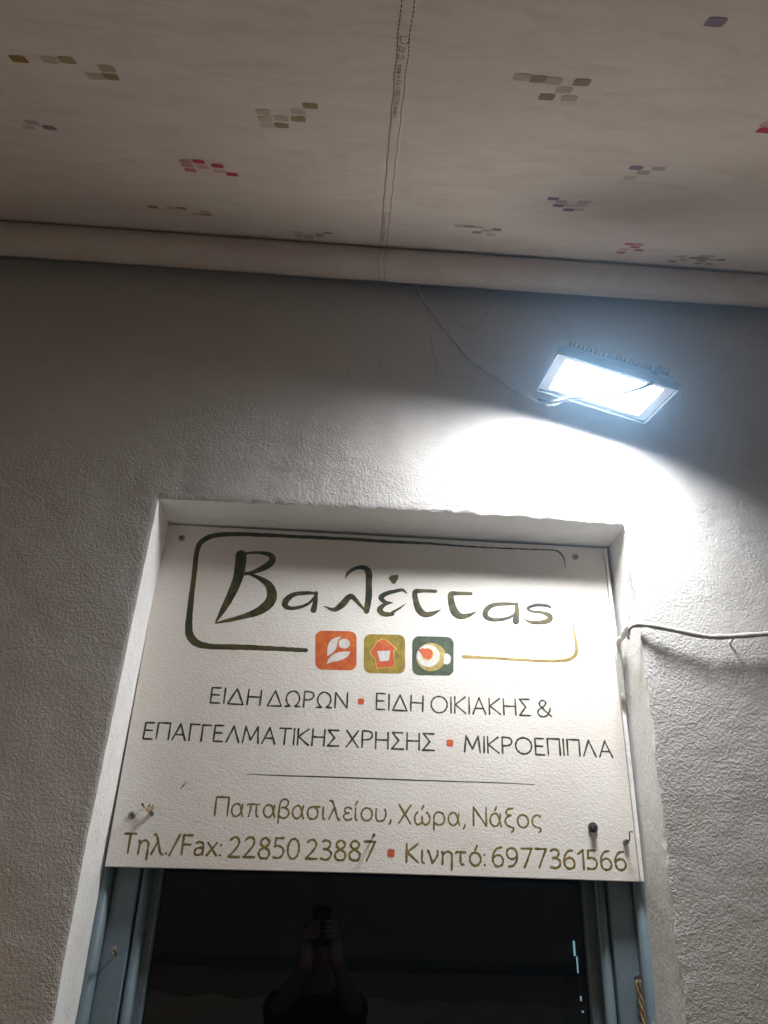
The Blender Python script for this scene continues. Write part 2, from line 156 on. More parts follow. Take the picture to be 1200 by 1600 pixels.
def grid_object(name, P, mat, parent=None, smooth=True, mask=None):
    """P: (ny, nx, 3) array of points -> one mesh"""
    ny, nx = P.shape[:2]
    idx = np.arange(ny * nx).reshape(ny, nx)
    q = np.stack([idx[:-1, :-1], idx[:-1, 1:], idx[1:, 1:], idx[1:, :-1]], -1)
    q = q[mask] if mask is not None else q.reshape(-1, 4)
    me = bpy.data.meshes.new(name)
    o0 = origin(parent) if parent else Vector((0, 0, 0))
    V = P.reshape(-1, 3) - np.array(o0)
    used = np.zeros(len(V), bool); used[q.ravel()] = True
    remap = np.cumsum(used) - 1
    V = V[used]; q = remap[q]
    me.vertices.add(len(V)); me.vertices.foreach_set('co', V.astype(np.float32).ravel())
    me.loops.add(q.size); me.loops.foreach_set('vertex_index', q.ravel().astype(np.int32))
    me.polygons.add(len(q)); me.polygons.foreach_set('loop_start', np.arange(0, q.size, 4, dtype=np.int32))
    me.polygons.foreach_set('loop_total', np.full(len(q), 4, np.int32))
    me.polygons.foreach_set('use_smooth', np.full(len(q), smooth))
    me.materials.append(mat); me.update(calc_edges=True); me.validate()
    return link(name, me, parent, o0)

def vnoise(P, scale, seed=0):
    """value noise of 3D points, -1..1"""
    p = P / scale + seed * 17.31
    i = np.floor(p).astype(np.int64); f = p - i; f = f * f * (3 - 2 * f)
    def h(a):
        x = (a[..., 0] * 374761393 + a[..., 1] * 668265263 + a[..., 2] * 2147483647 + seed * 974711) & 0xffffffff
        x = ((x ^ (x >> 13)) * 1274126177) & 0xffffffff
        x = ((x ^ (x >> 16)) * 2246822519) & 0xffffffff
        return (x ^ (x >> 15)).astype(np.float64) / 2147483648.0 - 1
    o = 0
    for dx in (0, 1):
        for dy in (0, 1):
            for dz in (0, 1):
                w = (f[..., 0] if dx else 1 - f[..., 0]) * (f[..., 1] if dy else 1 - f[..., 1]) * (f[..., 2] if dz else 1 - f[..., 2])
                o = o + w * h(i + np.array([dx, dy, dz]))
    return o

def smooth_pts(pts, n=8):
    P = np.array(pts, float)
    if len(P) < 3: return P
    Q = np.vstack([2 * P[0] - P[1], P, 2 * P[-1] - P[-2]])
    out = []
    for i in range(1, len(Q) - 2):
        p0, p1, p2, p3 = Q[i - 1:i + 3]
        for t in np.linspace(0, 1, n, endpoint=False):
            out.append(.5 * ((2 * p1) + (-p0 + p2) * t + (2 * p0 - 5 * p1 + 4 * p2 - p3) * t * t + (-p0 + 3 * p1 - 3 * p2 + p3) * t ** 3))
    out.append(Q[-2]); return np.array(out)

# ------------------------------------------------------------------ materials
class NT:
    def __init__(s, name):
        s.m = bpy.data.materials.new(name); s.m.use_nodes = True
        s.t = s.m.node_tree; s.b = s.t.nodes['Principled BSDF']
        s.tc = s.t.nodes.new('ShaderNodeTexCoord')
        s.geo = s.t.nodes.new('ShaderNodeNewGeometry')
    def n(s, kind, **kw):
        x = s.t.nodes.new('ShaderNode' + kind)
        for k, v in kw.items():
            if k.startswith('i_'): x.inputs[k[2:].replace('_', ' ')].default_value = v
            else: setattr(x, k, v)
        return x
    def l(s, a, b): s.t.links.new(a, b)
    def noise(s, scale, detail=6, rough=.55, dist=0, vec=None, stretch=None):
        x = s.n('TexNoise'); x.inputs['Scale'].default_value = scale; x.inputs['Detail'].default_value = detail
        x.inputs['Roughness'].default_value = rough; x.inputs['Distortion'].default_value = dist
        src = vec or s.geo.outputs['Position']
        if stretch:
            mp = s.n('Mapping'); mp.inputs['Scale'].default_value = stretch; s.l(src, mp.inputs[0]); src = mp.outputs[0]
        s.l(src, x.inputs['Vector']); return x.outputs[0]
    def ramp(s, fac, stops, interp='LINEAR'):
        x = s.n('ValToRGB'); x.color_ramp.interpolation = interp
        e = x.color_ramp.elements
        while len(e) < len(stops): e.new(.5)
        for k, (p, c) in enumerate(stops):
            e[k].position = p; e[k].color = (*c, 1) if isinstance(c, tuple) else (c, c, c, 1)
        s.l(fac, x.inputs[0]); return x.outputs[0]
    def mix(s, fac, a, b, mode='MIX'):
        x = s.n('Mix', data_type='RGBA', blend_type=mode)
        for sock, val in ((x.inputs[0], fac), (x.inputs[6], a), (x.inputs[7], b)):
            if hasattr(val, 'is_output'): s.l(val, sock)
            elif isinstance(val, tuple): sock.default_value = (*val, 1)
            else: sock.default_value = val
        return x.outputs[2]
    def math(s, op, a, b=None):
        x = s.n('Math', operation=op)
        for k, val in enumerate((a, b)):
            if val is None: continue
            if hasattr(val, 'is_output'): s.l(val, x.inputs[k])
            else: x.inputs[k].default_value = val
        return x.outputs[0]
    def bump(s, h, dist, strength=1.0, prev=None):
        x = s.n('Bump'); x.inputs['Distance'].default_value = dist; x.inputs['Strength'].default_value = strength
        s.l(h, x.inputs['Height'])
        if prev is not None: s.l(prev, x.inputs['Normal'])
        return x.outputs[0]
    def done(s, color=None, rough=.6, normal=None, metal=0, spec=None):
        if color is not None:
            if isinstance(color, tuple): s.b.inputs['Base Color'].default_value = (*color, 1)
            else: s.l(color, s.b.inputs['Base Color'])
        if hasattr(rough, 'is_output'): s.l(rough, s.b.inputs['Roughness'])
        else: s.b.inputs['Roughness'].default_value = rough
        s.b.inputs['Metallic'].default_value = metal
        if spec is not None: s.b.inputs['Specular IOR Level'].default_value = spec
        if normal is not None: s.l(normal, s.b.inputs['Normal'])
        return s.m

def simple(name, col, rough=.6, metal=0, var=.12, scale=40, bump=.0003, bscale=300):
    k = NT(name)
    n1 = k.noise(scale, 4)
    c = k.mix(k.ramp(n1, [(.3, 0.0), (.75, 1.0)]), tuple(x * (1 - var) for x in col), tuple(min(1, x * (1 + var)) for x in col))
    nn = k.bump(k.noise(bscale, 3), bump) if bump else None
    return k.done(c, rough, nn, metal)

def mat_stucco():
    k = NT('painted_stucco')
    base = k.noise(2.2, 5, .6, .4)
    c = k.mix(k.ramp(base, [(.35, 0.), (.7, 1.)]), (.50, .475, .445), (.56, .54, .515))
    # yellowed and dusty patches
    d = k.noise(9, 7, .65, .8)
    c = k.mix(k.ramp(d, [(.58, 0.), (.74, .45)]), c, (.44, .38, .31))
    sp = k.noise(120, 2)
    c = k.mix(k.ramp(sp, [(.74, 0.), (.80, .35)]), c, (.32, .28, .24))
    # relief: sand float and roller stipple, rougher low down, smoother high up, a few trowel drags
    fine = k.noise(420, 2, .5)
    stip = k.noise(165, 3, .62)
    lump = k.noise(52, 4, .6)
    sep = k.n('SeparateXYZ'); k.l(k.geo.outputs['Position'], sep.inputs[0])
    mask = k.noise(2.6, 3, .5)
    zf = k.n('MapRange'); k.l(sep.outputs[2], zf.inputs[0])
    zf.inputs[1].default_value = 2.85; zf.inputs[2].default_value = 1.75; zf.inputs[3].default_value = .42; zf.inputs[4].default_value = 1.25
    amt = k.math('MULTIPLY', zf.outputs[0], k.ramp(mask, [(.35, .35), (.62, 1.1)]))
    b1 = k.bump(k.math('MULTIPLY', stip, amt), STUCCO_STIP)
    b2 = k.bump(k.math('MULTIPLY', fine, amt), STUCCO_FINE, prev=b1)
    b3 = k.bump(k.math('MULTIPLY', lump, amt), .0013, prev=b2)
    # trowel drags only in scattered patches
    drag = k.noise(26, 4, .6, .5, stretch=(.7, 1, 1.6))
    patch = k.ramp(k.noise(3.3, 2, .5), [(.60, 0.), (.72, .7)])
    b4 = k.bump(k.math('MULTIPLY', k.ramp(drag, [(.42, 0.), (.60, 1.)]), patch), .0022, prev=b3)
    # paint flakes lifting off: sharp low steps in a few places high on the wall
    fl = k.noise(7.5, 3, .5, .4)
    hi = k.n('MapRange'); k.l(sep.outputs[2], hi.inputs[0]); hi.inputs[1].default_value = 2.85; hi.inputs[2].default_value = 2.95
    b5 = k.bump(k.math('MULTIPLY', k.ramp(fl, [(.60, 0.), (.606, 1.), (.69, .9), (.696, .1)]), hi.outputs[0]), .0014, prev=b4)
    return k.done(c, .72, b5, spec=.3)

def mat_reveal():
    k = NT('reveal_paint')
    c = k.mix(k.ramp(k.noise(5, 6, .6, .5), [(.4, 0.), (.72, 1.)]), (.86, .845, .82), (.79, .77, .74))
    c = k.mix(k.ramp(k.noise(60, 3, .5), [(.70, 0.), (.75, .5)]), c, (.33, .29, .25))
    b = k.bump(k.noise(160, 4, .6), .0009)
    b = k.bump(k.noise(25, 5, .6, .5), .0022, prev=b)
    b = k.bump(k.ramp(k.noise(30, 5, .6, 1., stretch=(1, 2.2, .7)), [(.55, 0.), (.58, 1.)]), .0005, prev=b)
    return k.done(c, .6, b, spec=.35)

def mat_fabric(trans=0.0, name='awning_fabric'):
    k = NT(name)
    uv = k.tc.outputs['UV']
    a = k.noise(3.2, 7, .62, .7)
    c = k.mix(k.ramp(a, [(.36, 0.), (.66, 1.)]), (.68, .575, .50), (.80, .715, .65))
    s1 = k.noise(14, 8, .7, 1.0, stretch=(.6, 1.6, 1.6))
    c = k.mix(k.ramp(s1, [(.44, 0.), (.68, .62)]), c, (.42, .31, .24))
    c = k.mix(k.ramp(k.noise(1.7, 5, .6, 1.0), [(.45, 0.), (.7, .45)]), c, (.62, .47, .42))
    s2 = k.noise(95, 3, .6)
    c = k.mix(k.ramp(s2, [(.66, 0.), (.78, .35)]), c, (.30, .24, .20))
    w1 = k.noise(900, 2, .5, stretch=(1, .15, .15)); w2 = k.noise(900, 2, .5, stretch=(.15, 1, 1))
    wv = k.math('ADD', w1, w2)
    c = k.mix(k.ramp(wv, [(.25, .0), (.8, .5)]), c, (.72, .66, .60))
    b = k.bump(wv, .0004)
    b = k.bump(k.noise(5, 3, .5, .6, stretch=(1.6, .5, .5)), .003, .35, prev=b)
    m = k.done(c, .9, b, spec=.15)
    k.b.inputs['Sheen Weight'].default_value = .15
    if trans:      # thin cloth lets some of the light from above through
        tl = k.n('BsdfTranslucent'); k.l(c, tl.inputs[0])
        mx = k.n('MixShader'); mx.inputs[0].default_value = trans
        out = [n for n in k.t.nodes if n.type == 'OUTPUT_MATERIAL'][0]
        k.l(k.b.outputs[0], mx.inputs[1]); k.l(tl.outputs[0], mx.inputs[2]); k.l(mx.outputs[0], out.inputs[0])
    return m

def mat_board():
    k = NT('sign_board_paint')
    c = k.mix(k.ramp(k.noise(3.5, 6, .6, .5), [(.38, 0.), (.68, 1.)]), (.75, .70, .635), (.81, .775, .72))
    sep = k.n('SeparateXYZ'); k.l(k.geo.outputs['Position'], sep.inputs[0])
    c = k.mix(k.ramp(k.noise(18, 7, .7, .8, stretch=(1, 1, 2)), [(.55, 0.), (.75, .4)]), c, (.60, .53, .44))
    c = k.mix(k.ramp(k.noise(210, 2), [(.70, 0.), (.80, .25)]), c, (.45, .40, .34))
    b = k.bump(k.noise(330, 3, .6), .0007)
    b = k.bump(k.noise(120, 4, .6, .4, stretch=(1, 1, 1.6)), .0008, prev=b)
    b = k.bump(k.noise(9, 4, .5), .0015, prev=b)
    return k.done(c, .55, b, spec=.35)

def mat_brush(name, dark, light, scale=30, t=(.35, .65)):
    k = NT(name)
    n1 = k.noise(scale, 5, .65, .8)
    c = k.mix(k.ramp(n1, [(t[0], 0.), (t[1], 1.)]), dark, light)
    b = k.bump(k.noise(330, 3, .6), .0006)
    return k.done(c, .5, b, spec=.4)

STUCCO = mat_stucco(); REVEAL = mat_reveal(); FABRIC = mat_fabric(); BOARDM = mat_board()
M = {
 'ink_green': mat_brush('dark_green_lettering', (.022, .032, .022), (.06, .07, .032)),
 'ink_olive': mat_brush('olive_gold_lettering', (.125, .097, .026), (.26, .185, .045)),
 'ink_logo': mat_brush('logo_brush_paint', (.020, .028, .016), (.125, .098, .022), 26, (.42, .66)),
 'ink_frame': mat_brush('frame_brush_paint', (.030, .038, .020), (.115, .088, .022), 12, (.40, .70)),
 'ink_gold': mat_brush('gold_brush_paint', (.22, .15, .035), (.42, .30, .09)),
 'orange': mat_brush('emblem_orange_paint', (.50, .075, .022), (.66, .17, .035), 45),
 'red': mat_brush('emblem_red_paint', (.52, .07, .028), (.64, .15, .05), 60),
 'olive': mat_brush('emblem_olive_paint', (.20, .145, .022), (.40, .28, .045), 45),
 'green': mat_brush('emblem_green_paint', (.035, .06, .045), (.10, .12, .06), 40),
 'gold': mat_brush('emblem_gold_paint', (.33, .23, .05), (.55, .43, .16), 60),
 'yellow': mat_brush('emblem_yellow_paint', (.55, .33, .05), (.72, .50, .15), 60),
 'white': mat_brush('emblem_white_paint', (.60, .58, .54), (.74, .71, .66), 60),
 'blue': simple('blue_grey_frame_paint', (.15, .205, .235), .42, 0, .12, 16, .0006, 120),
 'steel': simple('dull_steel', (.30, .29, .27), .42, .9, .3, 200, .0003),
 'rust': simple('rusty_nail_steel', (.10, .07, .055), .6, .5, .4, 300, .0006),
 'plug': simple('dark_rubber_plug', (.055, .045, .045), .6, 0, .2, 200, .0004),
 'cable': simple('painted_cable', (.52, .50, .47), .55, 0, .14, 60, .0016, 110),
 'chip': simple('bare_brown_plaster', (.24, .19, .15), .9, 0, .3, 200, .0008, 300),
 'flex': simple('darkened_grey_flex', (.085, .09, .095), .6, 0, .1, 80, .0006, 200),
 'lampgrey': simple('grey_cast_aluminium', (.22, .25, .29), .5, .3, .1, 60, .0004),
 'lampwhite': simple('lamp_glass_border', (.11, .12, .12), .35, 0, .03, 60, .0001),
 'rope': simple('frayed_jute_twine', (.34, .24, .14), .9, 0, .4, 300, .001, 700),
 'putty': simple('torn_yellow_tape_and_putty', (.72, .52, .32), .75, 0, .25, 260, .002, 200),
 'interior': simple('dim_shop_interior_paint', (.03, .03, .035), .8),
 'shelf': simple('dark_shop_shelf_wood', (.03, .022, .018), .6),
 'alu': simple('awning_grey_aluminium', (.35, .35, .35), .45, .6),
 'paving': simple('stone_paving', (.26, .24, .22), .8, 0, .25, 6, .002, 60),
 'slab': simple('pale_limestone_paving_slab', (.50, .46, .40), .75, 0, .25, 9, .003, 50),
 'thread': simple('brown_seam_thread', (.20, .145, .105), .9, 0, .3, 400, 0),
 'skin': simple('person_skin', (.46, .28, .20), .5, 0, .08, 60, .0004, 500),  # one even skin colour
 'shirt': simple('black_cotton_shirt', (.03, .03, .034), .9, 0, .2, 60, .0008, 400),
 'trousers': simple('dark_denim', (.03, .036, .055), .9, 0, .2, 60, .0008, 400),
 'hair': simple('dark_brown_hair', (.025, .018, .013), .6, 0, .3, 90, .003, 160),
 'phone': simple('black_phone_glass', (.012, .012, .014), .12, 0, .02, 60, 0),
 'shoe': simple('dark_leather_shoe', (.04, .03, .025), .5),
}
def print_mat(name, col):
    k = NT(name)
    wv = k.noise(700, 2, .5)
    c = k.mix(k.ramp(wv, [(.3, 0.), (.75, .14)]), col, (.60, .53, .47))
    return k.done(c, .9, k.bump(wv, .0004), spec=.15)
base_f = (.68, .58, .51)
PCOL = {'gold': (.27, .165, .035), 'brown': (.19, .105, .065), 'violet': (.13, .075, .19), 'red': (.48, .03, .085), 'grey': (.21, .145, .09)}
_pm = {}
def pmat(c, a):
    a = max(.12, round(a * 5) / 5)
    if (c, a) not in _pm:
        _pm[c, a] = print_mat('awning_print_%s_%d' % (c, a * 10), tuple(PCOL[c][k] * a + base_f[k] * (1 - a) for k in range(3)))
    return _pm[c, a]

def emit(name, col, s):
    m = bpy.data.materials.new(name); m.use_nodes = True
    t = m.node_tree; b = t.nodes['Principled BSDF']
    b.inputs['Base Color'].default_value = (.02, .02, .02, 1)
    b.inputs['Emission Color'].default_value = (*col, 1); b.inputs['Emission Strength'].default_value = s
    return m
LED = emit('cool_white_led_diffuser', LAMP_COL, LAMP_POWER)

def mat_glass():
    k = NT('door_glass')
    t = k.t; out = [n for n in t.nodes if n.type == 'OUTPUT_MATERIAL'][0]
    t.nodes.remove(k.b)
    fr = k.n('Fresnel'); fr.inputs[0].default_value = 1.5
    gl = k.n('BsdfGlossy'); gl.inputs['Roughness'].default_value = .015; gl.inputs['Color'].default_value = (.95, .97, 1, 1)
    tr = k.n('BsdfTransparent'); tr.inputs[0].default_value = (.45, .50, .54, 1)
    mx = k.n('MixShader'); k.l(k.math('MULTIPLY', fr.outputs[0], 1.05), mx.inputs[0]); k.l(tr.outputs[0], mx.inputs[1]); k.l(gl.outputs[0], mx.inputs[2])
    k.l(mx.outputs[0], out.inputs[0]); return k.m
GLASS = mat_glass()

# ------------------------------------------------------------------ setting: ground, street paving
g = MB(); g.add([(-40, -40, -.02), (40, -40, -.02), (40, 40, -.02), (-40, 40, -.02)], [(0, 1, 2, 3)])
tag(g.build('ground', M['paving']), 'grey compacted ground under the street paving', kind='structure')
pav = empty('pavement', (0, -3, 0)); tag(pav, kind='structure')
slab_mb = MB().box((-.295, -.195, -.018), (.295, .195, .012))
slab0 = slab_mb.build('paving_slab', M['slab'], pav, (0, 0, 0), bevel=.006, seg=1)
first = True
for j in range(14):
    for i in range(9):
        x = -2.6 + i * .6 + (.3 if j % 2 else 0); y = -.26 - j * .4
        o = slab0 if first else slab0.copy()
        if not first: COL.objects.link(o); o.parent = pav
        first = False
        o.location = Vector((x, y, random.uniform(-.002, .002))) - origin(pav)

# ------------------------------------------------------------------ building: wall with opening, reveals, door
bld = empty('shop_building', (0, 0.1, 0))
tag(bld, 'white stuccoed shop front with a deep door opening and grey blue door', 'building')

XL0, XR0, ZT0 = -.525, .525, 2.579
def sL(z): return np.interp(z, [p[1] for p in OPEN_L][::-1], [p[0] for p in OPEN_L][::-1]) - XL0
def sR(z): return np.interp(z, [p[1] for p in OPEN_R][::-1], [p[0] for p in OPEN_R][::-1]) - XR0
def sT(x): return np.interp(x, [p[0] for p in OPEN_T], [p[1] for p in OPEN_T]) - ZT0
def warp(P):
    """hand-built irregular opening outline plus plaster unevenness, same function for wall face and reveals"""
    x, y, z = P[..., 0].copy(), P[..., 1].copy(), P[..., 2].copy()
    fall = lambda d: np.clip(1 - np.abs(d) / .18, 0, 1) ** 2
    inz = np.clip((ZT0 + .2 - z) / .2, 0, 1)
    dx = sL(np.minimum(z, ZT0)) * fall(x - XL0) * inz + sR(np.minimum(z, ZT0)) * fall(x - XR0) * inz
    inx = np.clip((XR0 + .2 - np.abs(x)) / .2, 0, 1)
    dz = sT(np.clip(x, XL0, XR0)) * fall(z - ZT0) * inx
    # distance to the opening outline
    dl = np.hypot(np.abs(x - XL0), np.maximum(z - ZT0, 0)); dr = np.hypot(np.abs(x - XR0), np.maximum(z - ZT0, 0))
    dt = np.hypot(np.abs(z - ZT0), np.maximum(np.abs(x) - XR0, 0))
    front = np.exp(-np.maximum(y, 0) / .012)
    el = np.exp(-dl / .008) * .0012 * front; er = np.exp(-dr / .012) * .0040 * front; et = np.exp(-dt / .008) * .0024 * front
    e = np.maximum(np.maximum(el, er), et)
    n1 = vnoise(P, .011, 1) * .6 + vnoise(P, .027, 2) * .8; n2 = vnoise(P, .013, 3) * .7 + vnoise(P, .03, 4) * .6
    n3 = vnoise(P, .012, 5) * .7 + vnoise(P, .005, 6) * .4
    x2 = x + dx + n1 * e; z2 = z + dz + n2 * e
    # surface relief
    face = np.exp(-np.maximum(y, 0) / .004)
    rel = (vnoise(P, .55, 7) * .006 + vnoise(P, .19, 8) * .0032 + vnoise(P, .07, 9) * .0012 + vnoise(P * np.array([1, 1, 1.7]), .026, 10) * .0006)
    # rounded arris
    rnd = np.exp(-np.minimum(np.minimum(dl, dr), dt) / .004) * .003
    y2 = y + face * (rel + rnd) + np.abs(n3) * e * .9 * face
    # reveals wander a little with depth
    deep = 1 - front
    on_side = (np.abs(np.abs(x) - XR0) < 1e-6)
    x2 = x2 + np.where(on_side, deep * (vnoise(P, .21, 12) * .003 + vnoise(P, .05, 13) * .0007), 0)
    z2 = z2 + np.where((np.abs(z - ZT0) < 1e-6) & (np.abs(x) < XR0), deep * (vnoise(P, .2, 14) * .002 + vnoise(P, .05, 15) * .0007), 0)
    return np.stack([x2, y2, z2], -1)

def lines(lo, hi, step, fine_at, far_lo, far_hi):
    a = list(np.arange(lo, hi + 1e-9, step))
    for c in fine_at: a += list(np.arange(c - .03, c + .03 + 1e-9, .003))
    a += far_lo + far_hi + list(fine_at)
    return np.array(sorted(set(round(float(v), 5) for v in a)))
xs = lines(-1.35, 1.35, .0075, (XL0, XR0), [-3.2, -2.8, -2.4, -2, -1.7, -1.5], [1.5, 1.7, 2, 2.4, 2.8, 3.2])
zs = lines(1.30, 3.45, .0075, (ZT0,), [0, .2, .4, .6, .8, 1, 1.15], [3.6, 3.8, 4, 4.3, 4.6])
X_, Z_ = np.meshgrid(xs, zs)
P = warp(np.stack([X_, np.zeros_like(X_), Z_], -1))
cx = (xs[:-1] + xs[1:]) / 2; cz = (zs[:-1] + zs[1:]) / 2
CX, CZ = np.meshgrid(cx, cz)
grid_object('wall', P, STUCCO, bld, True, ~((np.abs(CX) < XR0) & (CZ < ZT0)))
ys = np.array(sorted(set([round(float(v), 5) for v in list(np.arange(0, .016, .002)) + list(np.arange(.018, .26, .006))])))
zr = zs[zs <= ZT0 + 1e-6]; xr = xs[(xs >= XL0 - 1e-6) & (xs <= XR0 + 1e-6)]
for x0, flip in ((XL0, 1), (XR0, -1)):
    Y_, Z2 = np.meshgrid(ys[::flip], zr)
    grid_object('reveal', warp(np.stack([np.full_like(Y_, x0), Y_, Z2], -1)), REVEAL, bld)
X2, Y_ = np.meshgrid(xr, ys)
grid_object('soffit', warp(np.stack([X2, Y_, np.full_like(Y_, ZT0)], -1)), REVEAL, bld)
# lifting paint edges, hairline cracks and chipped plaster on the wall face
def wall_pt(x, z, off=0.0):
    p = warp(np.array([[[x, 0.0, z]]]))[0, 0]; return (x, float(p[1]) - off, z)
def paint_edge(pts, w, lift):
    q = smooth_pts([(x, z, 0) for x, z in pts], 7); mb = MB(); n = len(q); V = []
    for i, (x, z, _) in enumerate(q):
        k = math.sin(math.pi * (i + .3) / n); jx = random.uniform(-.0012, .0012); jz = random.uniform(-.0012, .0012)
        V += [wall_pt(x, z + w, -.0004), wall_pt(x + jx * .5, z + w * .4, lift * .5 * k), wall_pt(x + jx, z + jz, lift * k), wall_pt(x + jx, z + jz - .0006, lift * k - .0012)]
    mb.add(V, [(4 * i + a, 4 * i + 4 + a, 4 * i + 5 + a, 4 * i + 1 + a) for i in range(n - 1) for a in range(3)], True)
    return mb.build('lifted_paint', STUCCO, bld)
for pts, w, lift in FLAKES: paint_edge(pts, w * 1.7, lift * .55)
for pts in CRACKS:
    q = smooth_pts([(x, z, 0) for x, z in pts], 10); mb = MB(); n = len(q); V = []
    for i, (x, z, _) in enumerate(q):
        ww = .0007 * math.sin(math.pi * (i + .5) / n) + .0002; jx = random.uniform(-.0012, .0012); jz = random.uniform(-.0008, .0008)
        V += [wall_pt(x + jx - ww, z + jz + ww, .0006), wall_pt(x + jx + ww, z + jz - ww, .0006)]
    mb.add(V, [(2 * i, 2 * i + 2, 2 * i + 3, 2 * i + 1) for i in range(n - 1)])
    mb.build('hairline_crack', M['chip'], bld)
for x, z, r in CHIPS:
    mb = MB(); n = 9; V = [wall_pt(x, z, .0012)]
    for k in range(n):
        a = 2 * math.pi * k / n; rr_ = r * random.uniform(.5, 1.2); V.append(wall_pt(x + rr_ * math.cos(a), z + rr_ * .7 * math.sin(a), .0010))
    mb.add(V, [(0, 1 + k, 1 + (k + 1) % n) for k in range(n)]); mb.build('plaster_chip', M['chip'], bld)
# body of the building behind the face: side walls, roof and back so it stands up from other viewpoints
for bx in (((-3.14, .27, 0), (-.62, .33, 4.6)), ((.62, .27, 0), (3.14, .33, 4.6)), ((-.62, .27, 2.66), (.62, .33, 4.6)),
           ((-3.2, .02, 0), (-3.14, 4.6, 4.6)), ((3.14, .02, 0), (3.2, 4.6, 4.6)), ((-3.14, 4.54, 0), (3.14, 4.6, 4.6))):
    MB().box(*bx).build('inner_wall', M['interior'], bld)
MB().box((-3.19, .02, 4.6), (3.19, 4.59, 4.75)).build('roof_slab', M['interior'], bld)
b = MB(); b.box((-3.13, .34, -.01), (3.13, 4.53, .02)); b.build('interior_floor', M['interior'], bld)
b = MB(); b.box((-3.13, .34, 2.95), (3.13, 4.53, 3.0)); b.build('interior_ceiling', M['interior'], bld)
# dim shelving inside the shop
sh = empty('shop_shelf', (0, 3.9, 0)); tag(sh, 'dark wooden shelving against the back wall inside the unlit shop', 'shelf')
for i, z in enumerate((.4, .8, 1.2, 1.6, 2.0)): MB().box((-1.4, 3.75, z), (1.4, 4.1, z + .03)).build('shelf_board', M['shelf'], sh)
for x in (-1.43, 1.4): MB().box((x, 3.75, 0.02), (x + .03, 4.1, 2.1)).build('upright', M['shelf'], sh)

LITM = emit('lit_gap_glow', (.55, .82, .85), .45)
for px_, pz_, w_, h_ in ((1.380, 1.63, .010, .080), (1.392, 1.545, .006, .085), (1.398, 1.375, .007, .024), (1.404, 1.31, .010, .008)):
    MB().box((px_ - w_ / 2, 3.70, pz_ - h_ / 2), (px_ + w_ / 2, 3.71, pz_ + h_ / 2)).build('lit_display_strip', LITM, sh)

# door frame (blue grey): outer rounded bead, flat jamb, inner bead; leaf with glass
fr = empty('door_frame', (0, .17, 0)); fr.parent = bld; fr.location = Vector((0, .17, 0)) - Vector(bld.location)
def half_round(x0, x1, yf, yb, n=8):
    c = (x0 + x1) / 2; r = (x1 - x0) / 2; d = yb - yf
    pts = [(x0, yb)]
    for k in range(n + 1):
        a = math.pi * k / n; pts.append((c - r * math.cos(a), yf + r - r * math.sin(a) if r < d else yf + d * (1 - math.sin(a))))
    pts.append((x1, yb)); return pts
vert = lambda u, v, t: (u, v, t)
for sgn in (-1, 1):
    m = lambda a, b_: (min(sgn * a, sgn * b_), max(sgn * a, sgn * b_))
    x0, x1 = m(.533, .509)
    MB().prism(half_round(x0, x1, .139, .175), vert, .03, 2.57, True).build('bead', M['blue'], fr)
    x0, x1 = m(.509, .462)
    MB().box((x0, .165, .03), (x1, .25, 2.57)).build('jamb', M['blue'], fr, bevel=.002)
    x0, x1 = m(.4605, .441)
    MB().prism(half_round(x0, x1, .172, .20), vert, .06, 2.52, True).build('bead', M['blue'], fr)
MB().box((-.462, .166, 2.45), (.462, .25, 2.57)).build('head', M['blue'], fr, bevel=.002)
leaf = empty('door', (0, .21, 0)); leaf.parent = bld; leaf.location = Vector((0, .21, 0)) - Vector(bld.location)
leaf.rotation_euler.z = math.radians(.9)
MB().box((-.4605, .205, .05), (-.425, .245, 2.45)).build('stile', M['blue'], leaf, bevel=.003)
MB().box((.425, .205, .05), (.4605, .245, 2.45)).build('stile', M['blue'], leaf, bevel=.003)
MB().box((-.425, .206, .05), (.425, .244, .30)).build('rail', M['blue'], leaf, bevel=.003)
MB().box((-.425, .206, 2.40), (.425, .244, 2.449)).build('rail', M['blue'], leaf, bevel=.003)
MB().box((-.424, .222, .301), (.424, .228, 2.399)).build('glass', GLASS, leaf)
hb = MB(); hb.tube([(.443, .205, 1.02), (.443, .17, 1.02), (.40, .165, 1.02), (.34, .165, 1.02)], .009); hb.build('handle', M['steel'], leaf)
# nail with frayed twine stub in the left jamb
nx, nz = FRAME_NAIL
nl = MB(); nl.tube([(nx - .0, .166, nz), (nx + .002, .150, nz + .004), (nx + .004, .128, nz + .007)], .0016, 8); nl.build('nail', M['rust'], fr)
tw = MB()
for k in range(7):
    a = random.uniform(0, 6.28); tw.tube([(nx + .004, .130, nz + .007), (nx + .004 + math.cos(a) * .004, .126, nz + .007 + math.sin(a) * .004), (nx + .004 + math.cos(a) * .006, .129, nz + .007 + math.sin(a) * .0075)], .0011, 5)
tw.build('twine_knot', M['rope'], fr)

# ------------------------------------------------------------------ sign board
sg = empty('shop_sign', (0, YB, 2.2))
tag(sg, 'white hand painted shop sign board with Greek lettering filling the top of the doorway', 'sign')
Bp = BOARD  # BL, B, BR, R, R, TR, T, TL, L
bo = MB()
poly = [(p[0], p[1]) for p in Bp]
poly = [(max(-.5255, min(.5125, x)), min(z, 2.5735)) for x, z in poly]
bo.prism(poly, lambda u, v, t: (u, t, v), YB, YB + .011)
bo.build('board', BOARDM, sg, bevel=.0012, seg=2)
# slim painted strip that closes the gap on the right
st_ = MB(); st_.prism([(.5135, 1.855), (.521, 1.855), (.5225, 2.2), (.5205, 2.572), (.5133, 2.572)], lambda u, v, t: (u, t, v), YB - .004, YB + .010)
st_.build('edge_strip', REVEAL, sg, bevel=.0015)

